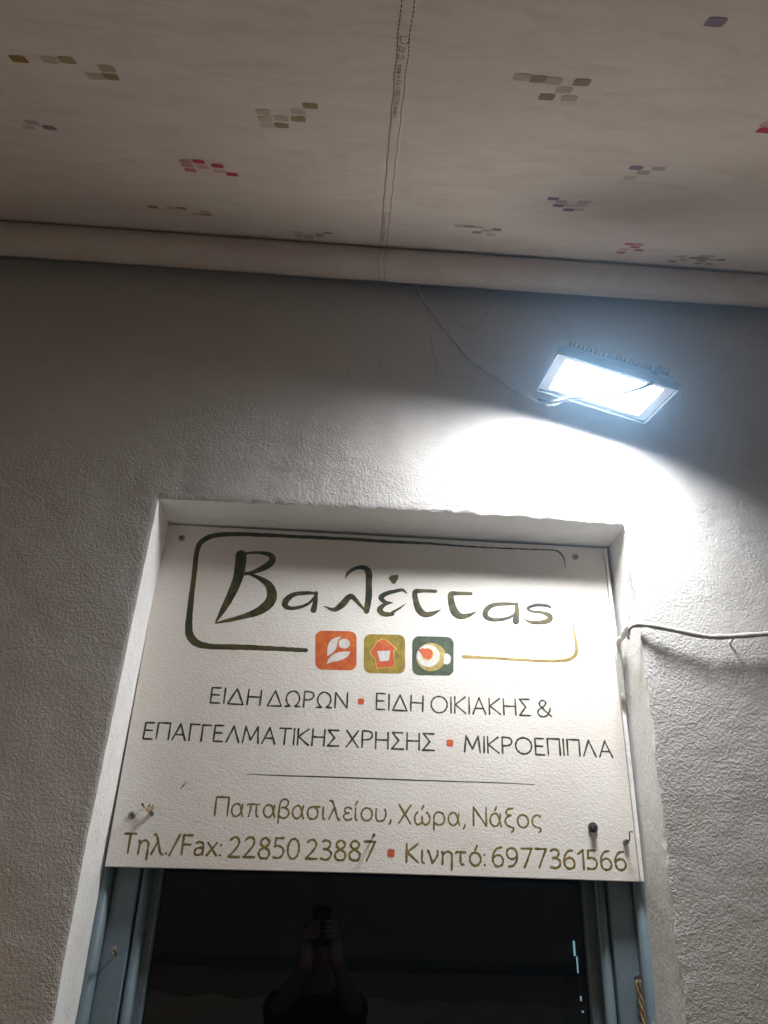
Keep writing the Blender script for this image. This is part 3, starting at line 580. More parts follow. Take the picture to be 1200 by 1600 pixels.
LAYER = [0]
def ribbon(mb, pts, y=YB, to3=None, wob=.00018, h=.00025):
    """brush stroke: pts (x, z, width); slightly domed paint film on the board"""
    to3 = to3 or (lambda x, z, hh: (x, y - hh, z))
    P = np.array(pts, float); n = len(P)
    LAYER[0] = (LAYER[0] + 1) % 12; lay = .00002 * LAYER[0]
    T = np.gradient(P[:, :2], axis=0); T /= np.maximum(np.linalg.norm(T, axis=1, keepdims=True), 1e-9)
    N = np.stack([-T[:, 1], T[:, 0]], 1)
    V = []; F = []
    for i in range(n):
        w = P[i, 2] / 2
        wl = w + random.uniform(-wob, wob); wr = w + random.uniform(-wob, wob)
        a = P[i, :2] + N[i] * wl; b_ = P[i, :2] - N[i] * wr
        V += [to3(*a, .00012 + lay), to3(P[i, 0], P[i, 1], .00012 + h + lay), to3(*b_, .00012 + lay)]
        if i: k = 3 * i; F += [(k - 3, k, k + 1, k - 2), (k - 2, k + 1, k + 2, k - 1)]
    for i, s in ((0, -1), (n - 1, 1)):
        c = len(V); w = P[i, 2] / 2; ring = [3 * i]
        for k in range(1, 5):
            a = math.pi * k / 5
            p = P[i, :2] + N[i] * w * math.cos(a) + T[i] * s * w * math.sin(a)
            V.append(to3(*p, .00012 + lay)); ring.append(len(V) - 1)
        ring.append(3 * i + 2)
        F += [(3 * i + 1, ring[k], ring[k + 1]) for k in range(5)]
    mb.add(V, F, True)

# --- hand lettering: single-stroke alphabet (cap height 1, baseline 0)
def ell(cx, cz, rx, rz, a0, a1, n=9): return [(cx + rx * math.cos(math.radians(a0 + (a1 - a0) * k / n)), cz + rz * math.sin(math.radians(a0 + (a1 - a0) * k / n))) for k in range(n + 1)]
L_ = lambda *p: (0, list(p)); C_ = lambda *p: (1, list(p))
stemP = C_((0, 1), (.24, .995), (.43, .92), (.48, .74), (.42, .56), (.23, .47), (0, .465))
G = {
'Ε': (.44, [L_((.42, 1), (0, 1), (0, 0), (.44, 0)), L_((0, .53), (.38, .53))]),
'Ι': (0, [L_((0, 0), (0, 1))]),
'Δ': (.72, [L_((0, 0), (.36, 1), (.72, 0), (0, 0))]),
'Η': (.6, [L_((0, 0), (0, 1)), L_((.6, 0), (.6, 1)), L_((0, .53), (.6, .53))]),
'Ω': (.78, [L_((0, 0), (.27, 0)), C_((.27, .0), (.12, .2), (.045, .5), (.13, .83), (.39, 1), (.65, .83), (.735, .5), (.66, .2), (.51, .0)), L_((.51, 0), (.78, 0))]),
'Ρ': (.48, [L_((0, 0), (0, 1)), stemP]),
'Ν': (.62, [L_((0, 0), (0, 1), (.62, 0), (.62, 1))]),
'Ο': (.8, [C_(*ell(.4, .5, .4, .51, 90, 450, 16))]),
'Κ': (.54, [L_((0, 0), (0, 1)), L_((.52, 1), (.03, .52), (.55, 0))]),
'Α': (.64, [L_((0, 0), (.32, 1), (.64, 0)), L_((.11, .34), (.53, .34))]),
'Σ': (.55, [L_((.52, 1), (.02, 1), (.33, .52), (0, 0), (.56, 0))]),
'&': (.66, [C_((.66, 0), (.45, .24), (.2, .55), (.1, .76), (.2, .96), (.36, .96), (.42, .8), (.3, .6), (.08, .42), (.0, .22), (.1, .02), (.3, -.03), (.48, .1), (.6, .36), (.62, .5))]),
'Π': (.6, [L_((0, 0), (0, 1), (.6, 1), (.6, 0))]),
'Γ': (.42, [L_((0, 0), (0, 1), (.42, 1))]),
'Λ': (.62, [L_((0, 0), (.31, 1), (.62, 0))]),
'Μ': (.78, [L_((0, 0), (.09, 1), (.39, .18), (.69, 1), (.78, 0))]),
'Τ': (.56, [L_((0, 1), (.56, 1)), L_((.28, 1), (.28, 0))]),
'Χ': (.58, [L_((0, 1), (.58, 0)), L_((.56, 1), (.0, 0))]),
'F': (.42, [L_((.42, 1), (0, 1), (0, 0)), L_((0, .52), (.37, .52))]),
'α': (.54, [C_((.5, .66), (.46, .3), (.36, .06), (.2, -.01), (.05, .12), (.0, .35), (.07, .57), (.24, .68), (.38, .58), (.46, .3), (.54, .0))]),
'π': (.62, [C_((0, .6), (.06, .66), (.2, .66), (.6, .66)), C_((.17, .65), (.16, .3), (.1, 0)), C_((.45, .65), (.45, .25), (.48, .05), (.56, .0))]),
'β': (.47, [C_((0, -.28), (0, .3), (.02, .75), (.1, .95), (.24, 1.02), (.4, .92), (.4, .72), (.28, .58), (.14, .55)), C_((.14, .55), (.34, .52), (.47, .36), (.46, .14), (.3, -.01), (.1, .02), (0, .12))]),
'σ': (.56, [C_((.58, .66), (.3, .66), (.08, .58), (.0, .33), (.08, .06), (.26, -.01), (.43, .08), (.5, .32), (.43, .56), (.3, .66))]),
'ι': (.1, [C_((0, .66), (0, .2), (.03, .03), (.1, -.01))]),
'λ': (.52, [C_((.02, 1.0), (.1, 1.0), (.17, .88), (.3, .5), (.42, .1), (.53, -.01)), L_((.25, .66), (0, 0))]),
'ε': (.38, [C_((.37, .6), (.24, .67), (.08, .62), (.05, .48), (.15, .37), (.27, .36)), C_((.2, .36), (.05, .3), (.0, .17), (.09, .02), (.25, -.01), (.39, .07))]),
'ί': (.1, [C_((0, .66), (0, .2), (.03, .03), (.1, -.01)), L_((-.02, .82), (.07, 1.02))]),
'ο': (.52, [C_(*ell(.26, .33, .26, .345, 90, 450, 14))]),
'υ': (.48, [C_((0, .66), (0, .25), (.06, .04), (.22, -.01), (.4, .08), (.48, .32), (.46, .52), (.42, .66))]),
',': (.06, [C_((.07, .06), (.05, -.05), (-.02, -.17))]),
'ώ': (.74, [C_((.15, .66), (.03, .5), (.0, .25), (.08, .02), (.2, -.01), (.33, .1), (.36, .34), (.36, .42)), C_((.36, .42), (.38, .12), (.5, -.01), (.64, .03), (.74, .25), (.7, .5), (.59, .66)), L_((.34, .82), (.42, 1.02))]),
'ρ': (.52, [C_((0, -.29), (0, .1), (.02, .45), (.12, .62), (.28, .67), (.45, .58), (.52, .34), (.45, .07), (.26, -.01), (.1, .04), (.01, .16))]),
'ά': (.54, [C_((.5, .66), (.46, .3), (.36, .06), (.2, -.01), (.05, .12), (.0, .35), (.07, .57), (.24, .68), (.38, .58), (.46, .3), (.54, .0)), L_((.24, .82), (.32, 1.03))]),
'ξ': (.42, [C_((.38, 1.0), (.14, .95), (.05, .8), (.12, .66), (.3, .62)), C_((.28, .62), (.08, .52), (.0, .3), (.08, .1), (.28, .0), (.4, -.06), (.38, -.18), (.28, -.27))]),
'ς': (.42, [C_((.42, .6), (.26, .67), (.08, .56), (.0, .34), (.06, .12), (.22, .02), (.37, -.03), (.4, -.14), (.3, -.26))]),
'η': (.48, [C_((-.02, .66), (.03, .58), (.03, 0)), C_((.03, .45), (.14, .62), (.3, .68), (.44, .58), (.47, .38), (.47, -.29))]),
'.': (.0, [L_((0, .04), (0.004, .045))]),
':': (.0, [L_((0, .04), (0.004, .045)), L_((0, .56), (0.004, .565))]),
'/': (.4, [L_((0, -.06), (.4, 1.04))]),
'a': (.42, [C_((.05, .6), (.2, .68), (.36, .6), (.4, .42), (.4, 0)), C_((.4, .38), (.16, .36), (.02, .24), (.02, .08), (.14, -.01), (.3, .04), (.4, .16))]),
'x': (.46, [L_((0, .66), (.46, 0)), L_((.45, .66), (0, 0))]),
'ν': (.46, [C_((0, .66), (.1, .38), (.2, .0)), C_((.2, .0), (.38, .28), (.46, .5), (.44, .66))]),
'τ': (.46, [C_((0, .6), (.06, .66), (.2, .66), (.46, .66)), C_((.22, .65), (.21, .2), (.25, .02), (.36, -.01))]),
'ό': (.52, [C_(*ell(.26, .33, .26, .345, 90, 450, 14)), L_((.26, .82), (.34, 1.02))]),
'0': (.52, [C_(*ell(.26, .5, .26, .51, 90, 450, 16))]),
'1': (.24, [L_((0, .8), (.24, 1), (.24, 0))]),
'2': (.5, [C_((.02, .86), (.16, .99), (.34, .97), (.43, .78), (.38, .56), (.2, .28), (0, .01)), L_((0, .01), (.5, .01))]),
'3': (.46, [C_((.04, .93), (.2, 1.01), (.38, .92), (.4, .74), (.3, .58), (.12, .54)), C_((.12, .54), (.34, .5), (.46, .34), (.42, .12), (.24, -.01), (.0, .05))]),
'5': (.46, [L_((.42, 1), (.08, 1), (.05, .57)), C_((.05, .57), (.22, .6), (.4, .5), (.46, .3), (.38, .08), (.2, -.01), (.0, .03))]),
'6': (.5, [C_((.44, 1.0), (.22, .94), (.06, .7), (.0, .38), (.08, .08), (.25, -.01), (.44, .08), (.5, .3), (.42, .52), (.26, .59), (.08, .5), (.01, .36))]),
'7': (.5, [L_((0, 1), (.5, 1), (.14, 0))]),
'8': (.48, [C_((.24, .54), (.08, .66), (.05, .84), (.24, 1.0), (.43, .84), (.4, .66), (.24, .54), (.04, .38), (.0, .18), (.1, .01), (.24, -.02), (.4, .01), (.48, .18), (.44, .38), (.24, .54))]),
'9': (.5, [C_((.06, .0), (.28, .06), (.44, .3), (.5, .62), (.42, .92), (.25, 1.0), (.06, .92), (.0, .7), (.08, .48), (.25, .41), (.42, .5), (.49, .64))]),
}
def word(text, p0, p1, cap, sw, mat, parent, gap=.19, to3=None, name='letter', mb=None):
    adv = []; x = 0
    for ch in text:
        adv.append(x); x += G[ch][0] + (gap if ch not in '.,:' else gap * .9)
    total = x - gap
    wid = math.hypot(p1[0] - p0[0], p1[1] - p0[1]); sx = wid / total
    dx = ((p1[0] - p0[0]) / wid, (p1[1] - p0[1]) / wid)
    for ch, a in zip(text, adv):
        one = mb or MB()
        tilt = random.uniform(-.012, .012); jz = random.uniform(-.012, .012); js = random.uniform(.985, 1.02)
        for sm, pts in G[ch][1]:
            segs = [pts] if sm else [pts[i:i + 2] for i in range(len(pts) - 1)]
            for sg_ in segs:
                q = smooth_pts(sg_, 5) if sm else np.array([[sg_[0][0] + (sg_[1][0] - sg_[0][0]) * t, sg_[0][1] + (sg_[1][1] - sg_[0][1]) * t] for t in np.linspace(0, 1, 6)])
                w = []
                for i, (gx, gz) in enumerate(q):
                    gx = (a + gx + gz * tilt) * sx; gz = (gz * js + jz) * cap
                    ww = sw * (1 + .16 * math.sin(i * .9 + a * 7) + random.uniform(-.08, .08))
                    w.append((p0[0] + gx * dx[0] - gz * dx[1] * 0, p0[1] + gx * dx[1] + gz, ww))
                ribbon(one, w, to3=to3)
        if mb is None and one.v: one.build(name if ch not in '.,:/&*' else 'punctuation_mark', mat, parent)
inks = {0: 'ink_green', 1: 'ink_green', 2: 'ink_olive', 3: 'ink_olive'}
wid_ = {0: .0034, 1: .0036, 2: .0035, 3: .0041}
for st in range(4):
    for t, p0, p1, cap, s_ in WORDS:
        if s_ == st: word(t, p0, p1, cap, wid_[st], M[inks[st]], sg)
for x, z, r, s_ in BULLETS:
    mb = MB()
    pl = [(x + r * .95 * math.copysign(abs(math.cos(a)) ** .45, math.cos(a)), z + r * .95 * math.copysign(abs(math.sin(a)) ** .45, math.sin(a))) for a in [2 * math.pi * k / 20 for k in range(20)]]
    mb.add([(a, YB - .0003, b_) for a, b_ in pl], [tuple(range(20))]); mb.build('bullet_mark', M['red'], sg)
mb = MB(); ribbon(mb, smooth_pts(RULE)); mb.build('rule_line', M['ink_green'], sg)
mb = MB(); ribbon(mb, smooth_pts([(x, z, w * 1.12) for x, z, w in LOGO_FRAME[0]], 14), wob=.0006); mb.build('logo_border', M['ink_frame'], sg)
mb = MB(); ribbon(mb, smooth_pts(LOGO_FRAME[1], 14), wob=.0004); mb.build('logo_border', M['ink_gold'], sg)
for grp in ((0, 1, 2), (3, 4), (5, 6), (7, 8), (9,), (10,), (11, 12), (13,)):
    mb = MB()
    for k in grp: ribbon(mb, smooth_pts([(x, z, w * 1.13) for x, z, w in LOGO[k]], 10), wob=.0003)
    mb.build('logo_letter', M['ink_logo'], sg)
mb = MB(); mb.add([(x, YB - .0004, z) for x, z in ACCENT], [tuple(range(len(ACCENT)))])
mb.build('accent_mark', M['ink_logo'], sg)
for em in EMB:
    parent = None
    for k, (c, pl) in enumerate(em):
        mb = MB(); n = len(pl)
        cxm = sum(p[0] for p in pl) / n; czm = sum(p[1] for p in pl) / n
        jit = [(x + random.uniform(-.0003, .0003), z + random.uniform(-.0003, .0003)) for x, z in pl]
        yy = YB - .0003 - .00018 * k
        bmx = [(x, yy, z) for x, z in jit]
        mb.add(bmx, [tuple(range(n))])
        o = mb.build('emblem' if k == 0 else {'white': 'white_motif', 'red': 'red_motif', 'yellow': 'yellow_outline', 'gold': 'gold_ring'}[c], M[c], parent or sg)
        if k == 0: parent = o

# hardware on the sign
def screw(x, z, r, y0, proud, mat, name='screw'):
    mb = MB(); n = 16
    ring = lambda rr, y: [(x + rr * math.cos(2 * math.pi * k / n), y, z + rr * math.sin(2 * math.pi * k / n)) for k in range(n)]
    prof = [(r * .98, y0 + .001), (r, y0 - proud * .6), (r * .8, y0 - proud), (r * .45, y0 - proud * 1.12)]
    vs = sum([ring(a, b_) for a, b_ in prof], [])
    fs = [(i * n + k, i * n + (k + 1) % n, (i + 1) * n + (k + 1) % n, (i + 1) * n + k) for i in range(3) for k in range(n)]
    mb.add(vs, fs, True); mb.add(vs[3 * n:], [tuple(range(n))])
    o = mb.build(name, mat, sg)
    c = MB(); q = y0 - proud * 1.14; a = r * .5; t = r * .14
    c.box((x - a, q - .0004, z - t), (x + a, q + .0006, z + t)); c.box((x - t, q - .0006, z - a), (x + t, q + .0004, z + a))
    c.build('dark_cross', M['plug'], o); return o  # raised dark cross, its colour stands for shade in the slot
for x, z in HW['screw']: screw(x, z, .0075, YB, .003, M['steel'])
x, z = HW['screw'][2]
x, z = HW['plug'][0]; 
pg = MB(); pg.tube([(x, YB + .002, z), (x, YB - .005, z)], .0095, 18); pg.tube([(x, YB - .004, z), (x, YB - .014, z + .001)], .0062, 14); pg.tube([(x, YB - .013, z + .001), (x + .001, YB - .016, z + .001)], [.003, .002], 8)
pg.build('rubber_plug', M['plug'], sg)
x, z = HW['hook'][0]
hk = MB(); hk.tube([(x, YB + .002, z), (x, YB - .009, z)], .0055, 6); hk.build('anchor_nut', M['steel'], sg)
hk = MB(); hk.tube([(x, YB, z), (x + .001, YB - .022, z + .002), (x + .001, YB - .026, z + .008), (x + .001, YB - .026, z + .016), (x + .004, YB - .026, z + .018), (x + .008, YB - .026, z + .017)], .0013, 8); hk.build('hook', M['rust'], sg)
x, z = HW['nail'][0]
nl = MB(); nl.tube([(x - .002, YB + .002, z - .004), (x, YB - .026, z)], .0013, 8); nl.tube([(x, YB - .026, z), (x, YB - .0275, z)], .0032, 10); nl.build('nail', M['rust'], sg)
x, z = HW['nailhead_pair'][0]
nl = MB(); nl.tube([(x - .003, YB + .002, z - .002), (x, YB - .030, z)], .0011, 8); nl.tube([(x, YB - .030, z), (x, YB - .0315, z)], .0026, 10); nl.build('nail', M['rust'], sg)
x, z = HW['rag'][0]
sc = MB(); sc.tube([(x + .002, YB + .002, z - .004), (x + .003, YB - .012, z - .004)], .0045, 12); sc.build('anchor_nut', M['steel'], sg)
rg = MB()
for k in range(16):
    a = 2 * math.pi * k / 16 + random.uniform(-.2, .2); r1 = random.uniform(.006, .011); tw_ = random.uniform(.002, .012)
    p0 = (x - .002, YB - .008, z + .001); p1 = (x - .002 + r1 * math.cos(a) * .7, YB - tw_ * .6 - .004, z + .003 + r1 * math.sin(a) * .6); p2 = (x - .002 + r1 * math.cos(a + .4), YB - tw_ - .004, z + .003 + r1 * math.sin(a + .4) * .8)
    rg.add([p0, p1, p2, (p2[0] + .003, p2[1] - .003, p2[2] + .002)], [(0, 1, 2), (1, 3, 2)])
rg.build('torn_tape', M['putty'], sg)
x, z = HW['slash'][0]
sl = MB(); ribbon(sl, [(x - .005, z - .007, .0008), (x, z, .003), (x + .006, z + .008, .001)]); sl.build('scrape_mark', M['rust'], sg)

# ------------------------------------------------------------------ LED floodlight
Lc, Lr, Lw, Lu = (Vector(LAMP[k]) for k in 'crwu')
fl = empty('floodlight', Lc)
tag(fl, 'lit rectangular LED floodlight with finned grey back tilted down from the wall', 'floodlight')
def lw(a, b_, h): return tuple(Lc + Lr * a + Lw * b_ + Lu * h)
ox, oy = .1275, .0957; ex, ey = .1035, .0750
def frame_ring(mb, o_, i_, h0, h1):
    v = []
    for (a, b_) in ((o_[0], o_[1]), (i_[0], i_[1])):
        for h in (h0, h1):
            v += [lw(-a, -b_, h), lw(a, -b_, h), lw(a, b_, h), lw(-a, b_, h)]
    f = []
    for k in range(4):
        j = (k + 1) % 4
        f += [(k, j, 4 + j, 4 + k), (8 + k, 12 + k, 12 + j, 8 + j), (k, 8 + k, 8 + j, j), (4 + k, 4 + j, 12 + j, 12 + k)]
    mb.add(v, f)
mb = MB(); frame_ring(mb, (ox, oy), (ox - .003, oy - .003), -.0045, .012); mb.build('rim', M['lampgrey'], fl, bevel=.0012)
mb = MB(); frame_ring(mb, (ox - .0042, oy - .0042), (ex, ey), .0002, .003); mb.build('glass_border', M['lampwhite'], fl)
mb = MB(); mb.add([lw(-ex, -ey, .0170), lw(ex, -ey, .0170), lw(ex, ey, .0170), lw(-ex, ey, .0170)], [(0, 1, 2, 3)])
dif = mb.build('led_panel', LED, fl)
mb = MB(); frame_ring(mb, (ex + .002, ey + .002), (ex, ey), .0031, .0175); mb.build('grazing_light_baffle', M['lampgrey'], fl)  # added baffle round the recessed panel, cuts grazing light on the wall
mb = MB()
sec = [(ox - .002, oy - .002, .0121), (ox - .010, oy - .010, .022), (ox - .016, oy - .016, .030)]
v = []; f = []
for a, b_, h in sec: v += [lw(-a, -b_, h), lw(a, -b_, h), lw(a, b_, h), lw(-a, b_, h)]
for i in range(2):
    for k in range(4): f.append((4 * i + k, 4 * i + (k + 1) % 4, 4 * i + 4 + (k + 1) % 4, 4 * i + 4 + k))
f += [(8, 9, 10, 11)]
mb.add(v, f); mb.build('housing', M['lampgrey'], fl)
nf = 24
for k in range(nf):
    a = -.104 + .208 * k / (nf - 1); t = .0011
    mb = MB(); v = []
    for s_ in (-t, t):
        v += [lw(a + s_, -.088, .016), lw(a + s_, .088, .016), lw(a + s_ * .6, .070, .047), lw(a + s_ * .6, -.070, .047), ]
    mb.add(v, [(0, 1, 2, 3), (7, 6, 5, 4), (0, 4, 5, 1), (1, 5, 6, 2), (2, 6, 7, 3), (3, 7, 4, 0)])
    mb.build('cooling_fin', M['lampgrey'], fl)
mb = MB()
v = [lw(x, y, h) for h, k in ((.030, 1), (.058, .8)) for x, y in ((-.035 * k, -.03 * k), (.035 * k, -.03 * k), (.035 * k, .03 * k), (-.035 * k, .03 * k))]
mb.add(v, [(0, 1, 5, 4), (1, 2, 6, 5), (2, 3, 7, 6), (3, 0, 4, 7), (4, 5, 6, 7)]); mb.build('driver_box', M['lampgrey'], fl, bevel=.003)
mb = MB(); mb.tube([lw(.076, -.080, .020), lw(.078, -.092, .026), lw(.079, -.104, .030)], [.010, .009, .006], 12); mb.build('cable_gland', M['lampgrey'], fl)
# bracket: one arm from the back of the housing to a plate on the wall
mb = MB()
WP = Vector((Lc.x + .075, 0, Lc.z + .16))
mb.tube([lw(.01, .0, .034), lw(.015, .03, .070), (WP.x - .01, -.05, WP.z - .01), (WP.x, -.004, WP.z)], .007, 8)
mb.build('bracket_arm', M['lampgrey'], fl)
MB().box((WP.x - .028, -.010, WP.z - .024), (WP.x + .028, .006, WP.z + .024)).build('wall_plate', M['lampgrey'], fl, bevel=.002)

# ------------------------------------------------------------------ cables
def cpts(P, n=7): return [tuple(p) for p in smooth_pts(P, n)]
def cable(name, pts, r, label, dark_n=0):
    P_ = cpts(pts)
    c = MB(); c.tube(P_, [r * (1 + .10 * math.sin(i * .7) + random.uniform(-.05, .05)) for i in range(len(P_))], 10)
    root = empty(name, P_[len(P_) // 2])
    if dark_n:
        c = MB(); c.tube(P_[dark_n:], [r * (1 + .10 * math.sin(i * .7) + random.uniform(-.05, .05)) for i in range(len(P_) - dark_n)], 10)
        f = MB(); f.tube(P_[:dark_n + 1], [r * (.80 + .18 * i / dark_n) for i in range(dark_n + 1)], 10); f.build('darkened_flex', M['flex'], root)  # grey flex at the gland, lengthened and darkened against the lamp glare
    c.build('sheath', M['cable'], root)
    return root, P_
cb, P_ = cable('power_cable', CABLE1, .0054, '', 58)
tag(cb, 'white painted power cable sagging down the wall and across the front of the floodlight', 'cable')
# paint crust and clips stuck along it
for i0, n in ((26, 6), (44, 9), (60, 10), (84, 4)):
    if i0 + n < len(P_):
        c = MB(); c.tube([(p[0] + .001, p[1] + .001 if p[1] > -.02 else p[1], p[2] - .0045) for p in P_[i0:i0 + n]], [.002 + .0032 * random.random() for _ in range(n)], 6); c.build('paint_crust', M['cable'], cb)
c = MB(); e = P_[-8]; c.tube([(e[0] - .010, -.004, e[2] - .003), (e[0], -.012, e[2]), (e[0] + .010, -.004, e[2] + .003)], .003, 6); c.build('clip', M['cable'], cb)
cb, P_ = cable('telephone_cable', CABLE2, .0058, '')
tag(cb, 'white painted cable running from the right and bending into the doorway beside the sign', 'cable')
e = P_[60] if len(P_) > 60 else P_[-1]
c = MB(); c.tube([(.515, -.004, 2.343), (.508, -.012, 2.338), (.500, -.010, 2.326), (.503, .004, 2.318)], .0034, 8); c.tube([(.507, .0, 2.339), (.503, .012, 2.326), (.508, .02, 2.314)], .003, 8); c.build('clip', M['cable'], cb)
c = MB(); q = Vector((.62, -.022, 2.318)); c.tube([(.712, -.026, 2.313), (.713, -.014, 2.309), (.715, .003, 2.307)], .002, 6); c.build('tie', M['cable'], cb)

# ------------------------------------------------------------------ rope hanging from a nail on the right jamb
rp = empty('hanging_twine', (ROPE[0][0], .15, ROPE[0][2] if len(ROPE[0]) > 2 else ROPE[0][1]))
tag(rp, 'frayed brown twine hanging from a nail on the right door jamb', 'twine')
rx, rz = ROPE[0]
for k in range(3):
    pts = []
    for i in range(60):
        t = i / 59; z = rz - t * .42; a = t * 40 + k * 2.09
        pts.append((rx + .003 * math.cos(a) + .003 * t + .004 * math.sin(t * 5), .150 + .003 * math.sin(a), z))
    c = MB(); c.tube(pts, .0026, 6); c.build('strand', M['rope'], rp)
c = MB()
for k in range(70):
    t = random.random(); z = rz - t * .42; a = random.uniform(0, 6.28); L = random.uniform(.004, .011)
    p = Vector((rx + .003 * t, .150, z)); d_ = Vector((math.cos(a), -abs(math.sin(a)) * .6, random.uniform(-.8, .4)))
    c.tube([p + d_ * .003, p + d_ * .5 * L + Vector((0, 0, -.001)), p + d_ * L], [.0005, .0004, .0002], 4, False)
c.build('frayed_fibres', M['rope'], rp)['kind'] = 'stuff'
c = MB(); c.tube([(rx, .166, rz + .004), (rx, .140, rz + .006)], .0018, 8); c.tube([(rx, .140, rz + .006), (rx, .1385, rz + .006)], .004, 10); c.build('nail', M['rust'], rp)

# ------------------------------------------------------------------ awning
SL = .605; Ln = math.sqrt(1 + SL * SL)
ns = Vector((0, -SL, 1)) / Ln; sd = Vector((0, -1, -SL)) / Ln
RC = Vector((0, ROLLER[0], ROLLER[1])); RR = ROLLER[2]
A0 = RC + ns * RR
FL = 3.35
aw = empty('awning', (0, -.08, ROLLER[1]))
tag(aw, 'beige patterned fabric awning seen from below with a rolled tube along the wall', 'awning')
def fab_h(U, T):
    """offset of the fabric along its normal (positive = up)"""
    P3 = np.stack([U, T * .55, np.zeros_like(U)], -1)
    lift = np.clip(T / .12, 0, 1)
    h = vnoise(P3, .55, 21) * .006 + vnoise(P3, .23, 22) * .0022
    h = h - .03 * np.sin(np.pi * np.clip(T / FL, 0, 1)) * 1.0 + .03 * np.sin(np.pi * 0)
    for u0, amp in ((SCR[0][0], .0012), (-.02, .0012), (-.71, .0010)):
        h = h - amp * np.exp(-((U - u0 - .03 * (T - .5)) / .006) ** 2)
    # drag wrinkles near the tube by the seam
    for k in range(9):
        a = -.30 + .055 * k; 
        line = (U - a) * .5 + (T - .10 - .02 * k) * .86
        h = h - .0010 * np.exp(-(line / .006) ** 2) * np.exp(-((U - a - .03) / .07) ** 2)
    return h * lift
def fab(U, T, off=0.0):
    U = np.asarray(U, float); T = np.asarray(T, float)
    h = fab_h(U, T) - off
    return np.array(A0) + np.stack([U, U * 0, U * 0], -1) + np.array(sd) * T[..., None] + np.array(ns) * h[..., None]
us = np.array(sorted(set(np.round(np.concatenate([np.arange(-1.1, 1.1, .012), np.arange(-2.4, -1.1, .1), np.arange(1.1, 2.41, .1)]), 4))))
ts = np.array(sorted(set(np.round(np.concatenate([np.arange(0, 1.3, .012), np.arange(1.3, FL + .001, .05)]), 4))))
U_, T_ = np.meshgrid(us, ts)
grid_object('fabric', fab(U_, T_), mat_fabric(0.0, 'awning_fabric_single_layer'), aw)
# fabric wound on the tube; slightly loose, uneven last wrap
th = np.linspace(0, 2 * np.pi, 49); ur = us
UR, TH = np.meshgrid(ur, th)
P3 = np.stack([UR, np.cos(TH) * .05, np.sin(TH) * .05], -1)
rr = RR + vnoise(P3, .4, 31) * .0007 + vnoise(P3, .09, 32) * .0003
rr = rr - np.exp(-((UR + .06) / .05) ** 2) * .0012
rr = np.where((TH == th[-1]) , rr[0:1], rr)
PR = np.stack([UR, RC.y + rr * np.cos(TH), RC.z + rr * np.sin(TH)], -1)
grid_object('rolled_fabric', PR, FABRIC, aw)
for x in (-2.43, 2.43):
    c = MB(); c.tube([(x - .03, RC.y, RC.z), (x + .03, RC.y, RC.z)], .055, 24); c.build('end_cap', M['alu'], aw)
    c = MB(); c.box((x - .03, -.078, RC.z - .02), (x + .03, .004, RC.z + .02)); c.build('wall_bracket', M['alu'], aw)
c = MB(); c.box((-2.46, -.15, RC.z + .062), (2.46, .016, RC.z + .075)); c.box((-2.46, -.012, RC.z + .010), (2.46, .016, RC.z + .0615)); c.build('sky_leak_blocker', M['alu'], aw)  # unseen hood added to stop sky light leaking behind the tube
end = A0 + sd * FL - ns * .0
c = MB(); c.tube([(-2.42, end.y, end.z), (2.42, end.y, end.z)], .035, 20); c.build('front_bar', M['alu'], aw)
# scalloped valance below the front bar
vx = np.linspace(-2.4, 2.4, 241); vz = np.linspace(0, 1, 8)
VX, VZ = np.meshgrid(vx, vz)
dep = .16 + .035 * np.abs(np.sin(VX * np.pi / .30))
PV = np.stack([VX, end.y - .036 + .006 * np.sin(VX * 9) * VZ, end.z - VZ * dep], -1)
grid_object('valance', PV, FABRIC, aw)
for x in (-1.9, 1.9):
    sx = 1 if x > 0 else -1
    a = Vector((x, -.10, RC.z - .10)); b_ = Vector((x - sx * .55, -1.55, RC.z - .10 - SL * 1.45 - .05)); c3 = Vector((x - sx * .05, end.y + .03, end.z - .01))
    c = MB(); c.tube([a, b_], .022, 10); c.build('upper_arm', M['alu'], aw)
    c = MB(); c.tube([b_, c3], .020, 10); c.build('fore_arm', M['alu'], aw)
    c = MB(); c.tube([b_ - Vector((0, 0, .03)), b_ + Vector((0, 0, .03))], .03, 14); c.build('elbow', M['alu'], aw)
    c = MB(); c.box((x - .05, -.10, RC.z - .16), (x + .05, .004, RC.z - .06)); c.build('arm_bracket', M['alu'], aw)
# printed squares
def cell(mb, u, t, w=.0112, h=.0095, n=16, off=.0006):
    pl = []
    for k in range(n):
        a = 2 * math.pi * (k + .5) / n
        pl.append((u + w * math.copysign(abs(math.cos(a)) ** .35, math.cos(a)), t + h * math.copysign(abs(math.sin(a)) ** .35, math.sin(a))))
    A = np.array([(u, t)] + pl); Q = fab(A[:, 0], A[:, 1], off)
    mb.add(Q, [(0, 1 + k, 1 + (k + 1) % n) for k in range(n)], True)
def motif(cname, cells):
    for u, t, a in cells:
        mb = MB(); cell(mb, u, t); mb.build('printed_square', pmat(cname, a), aw)
for cl in CLUSTERS: motif(cl[0], cl[1:])
# the print goes on beyond the frame
for k, cl in enumerate(CLUSTERS):
    for du, dt in ((-1.45, .3), (1.45, -.05), (0, 1.15), (-1.45, 1.4), (1.45, 1.2), (0, 2.0)):
        if cl[1][1] + dt < FL - .1 and cl[1][1] + dt > .1 and k % 2 == 0: motif(cl[0], [(u + du, t + dt, a) for u, t, a in cl[1:]])
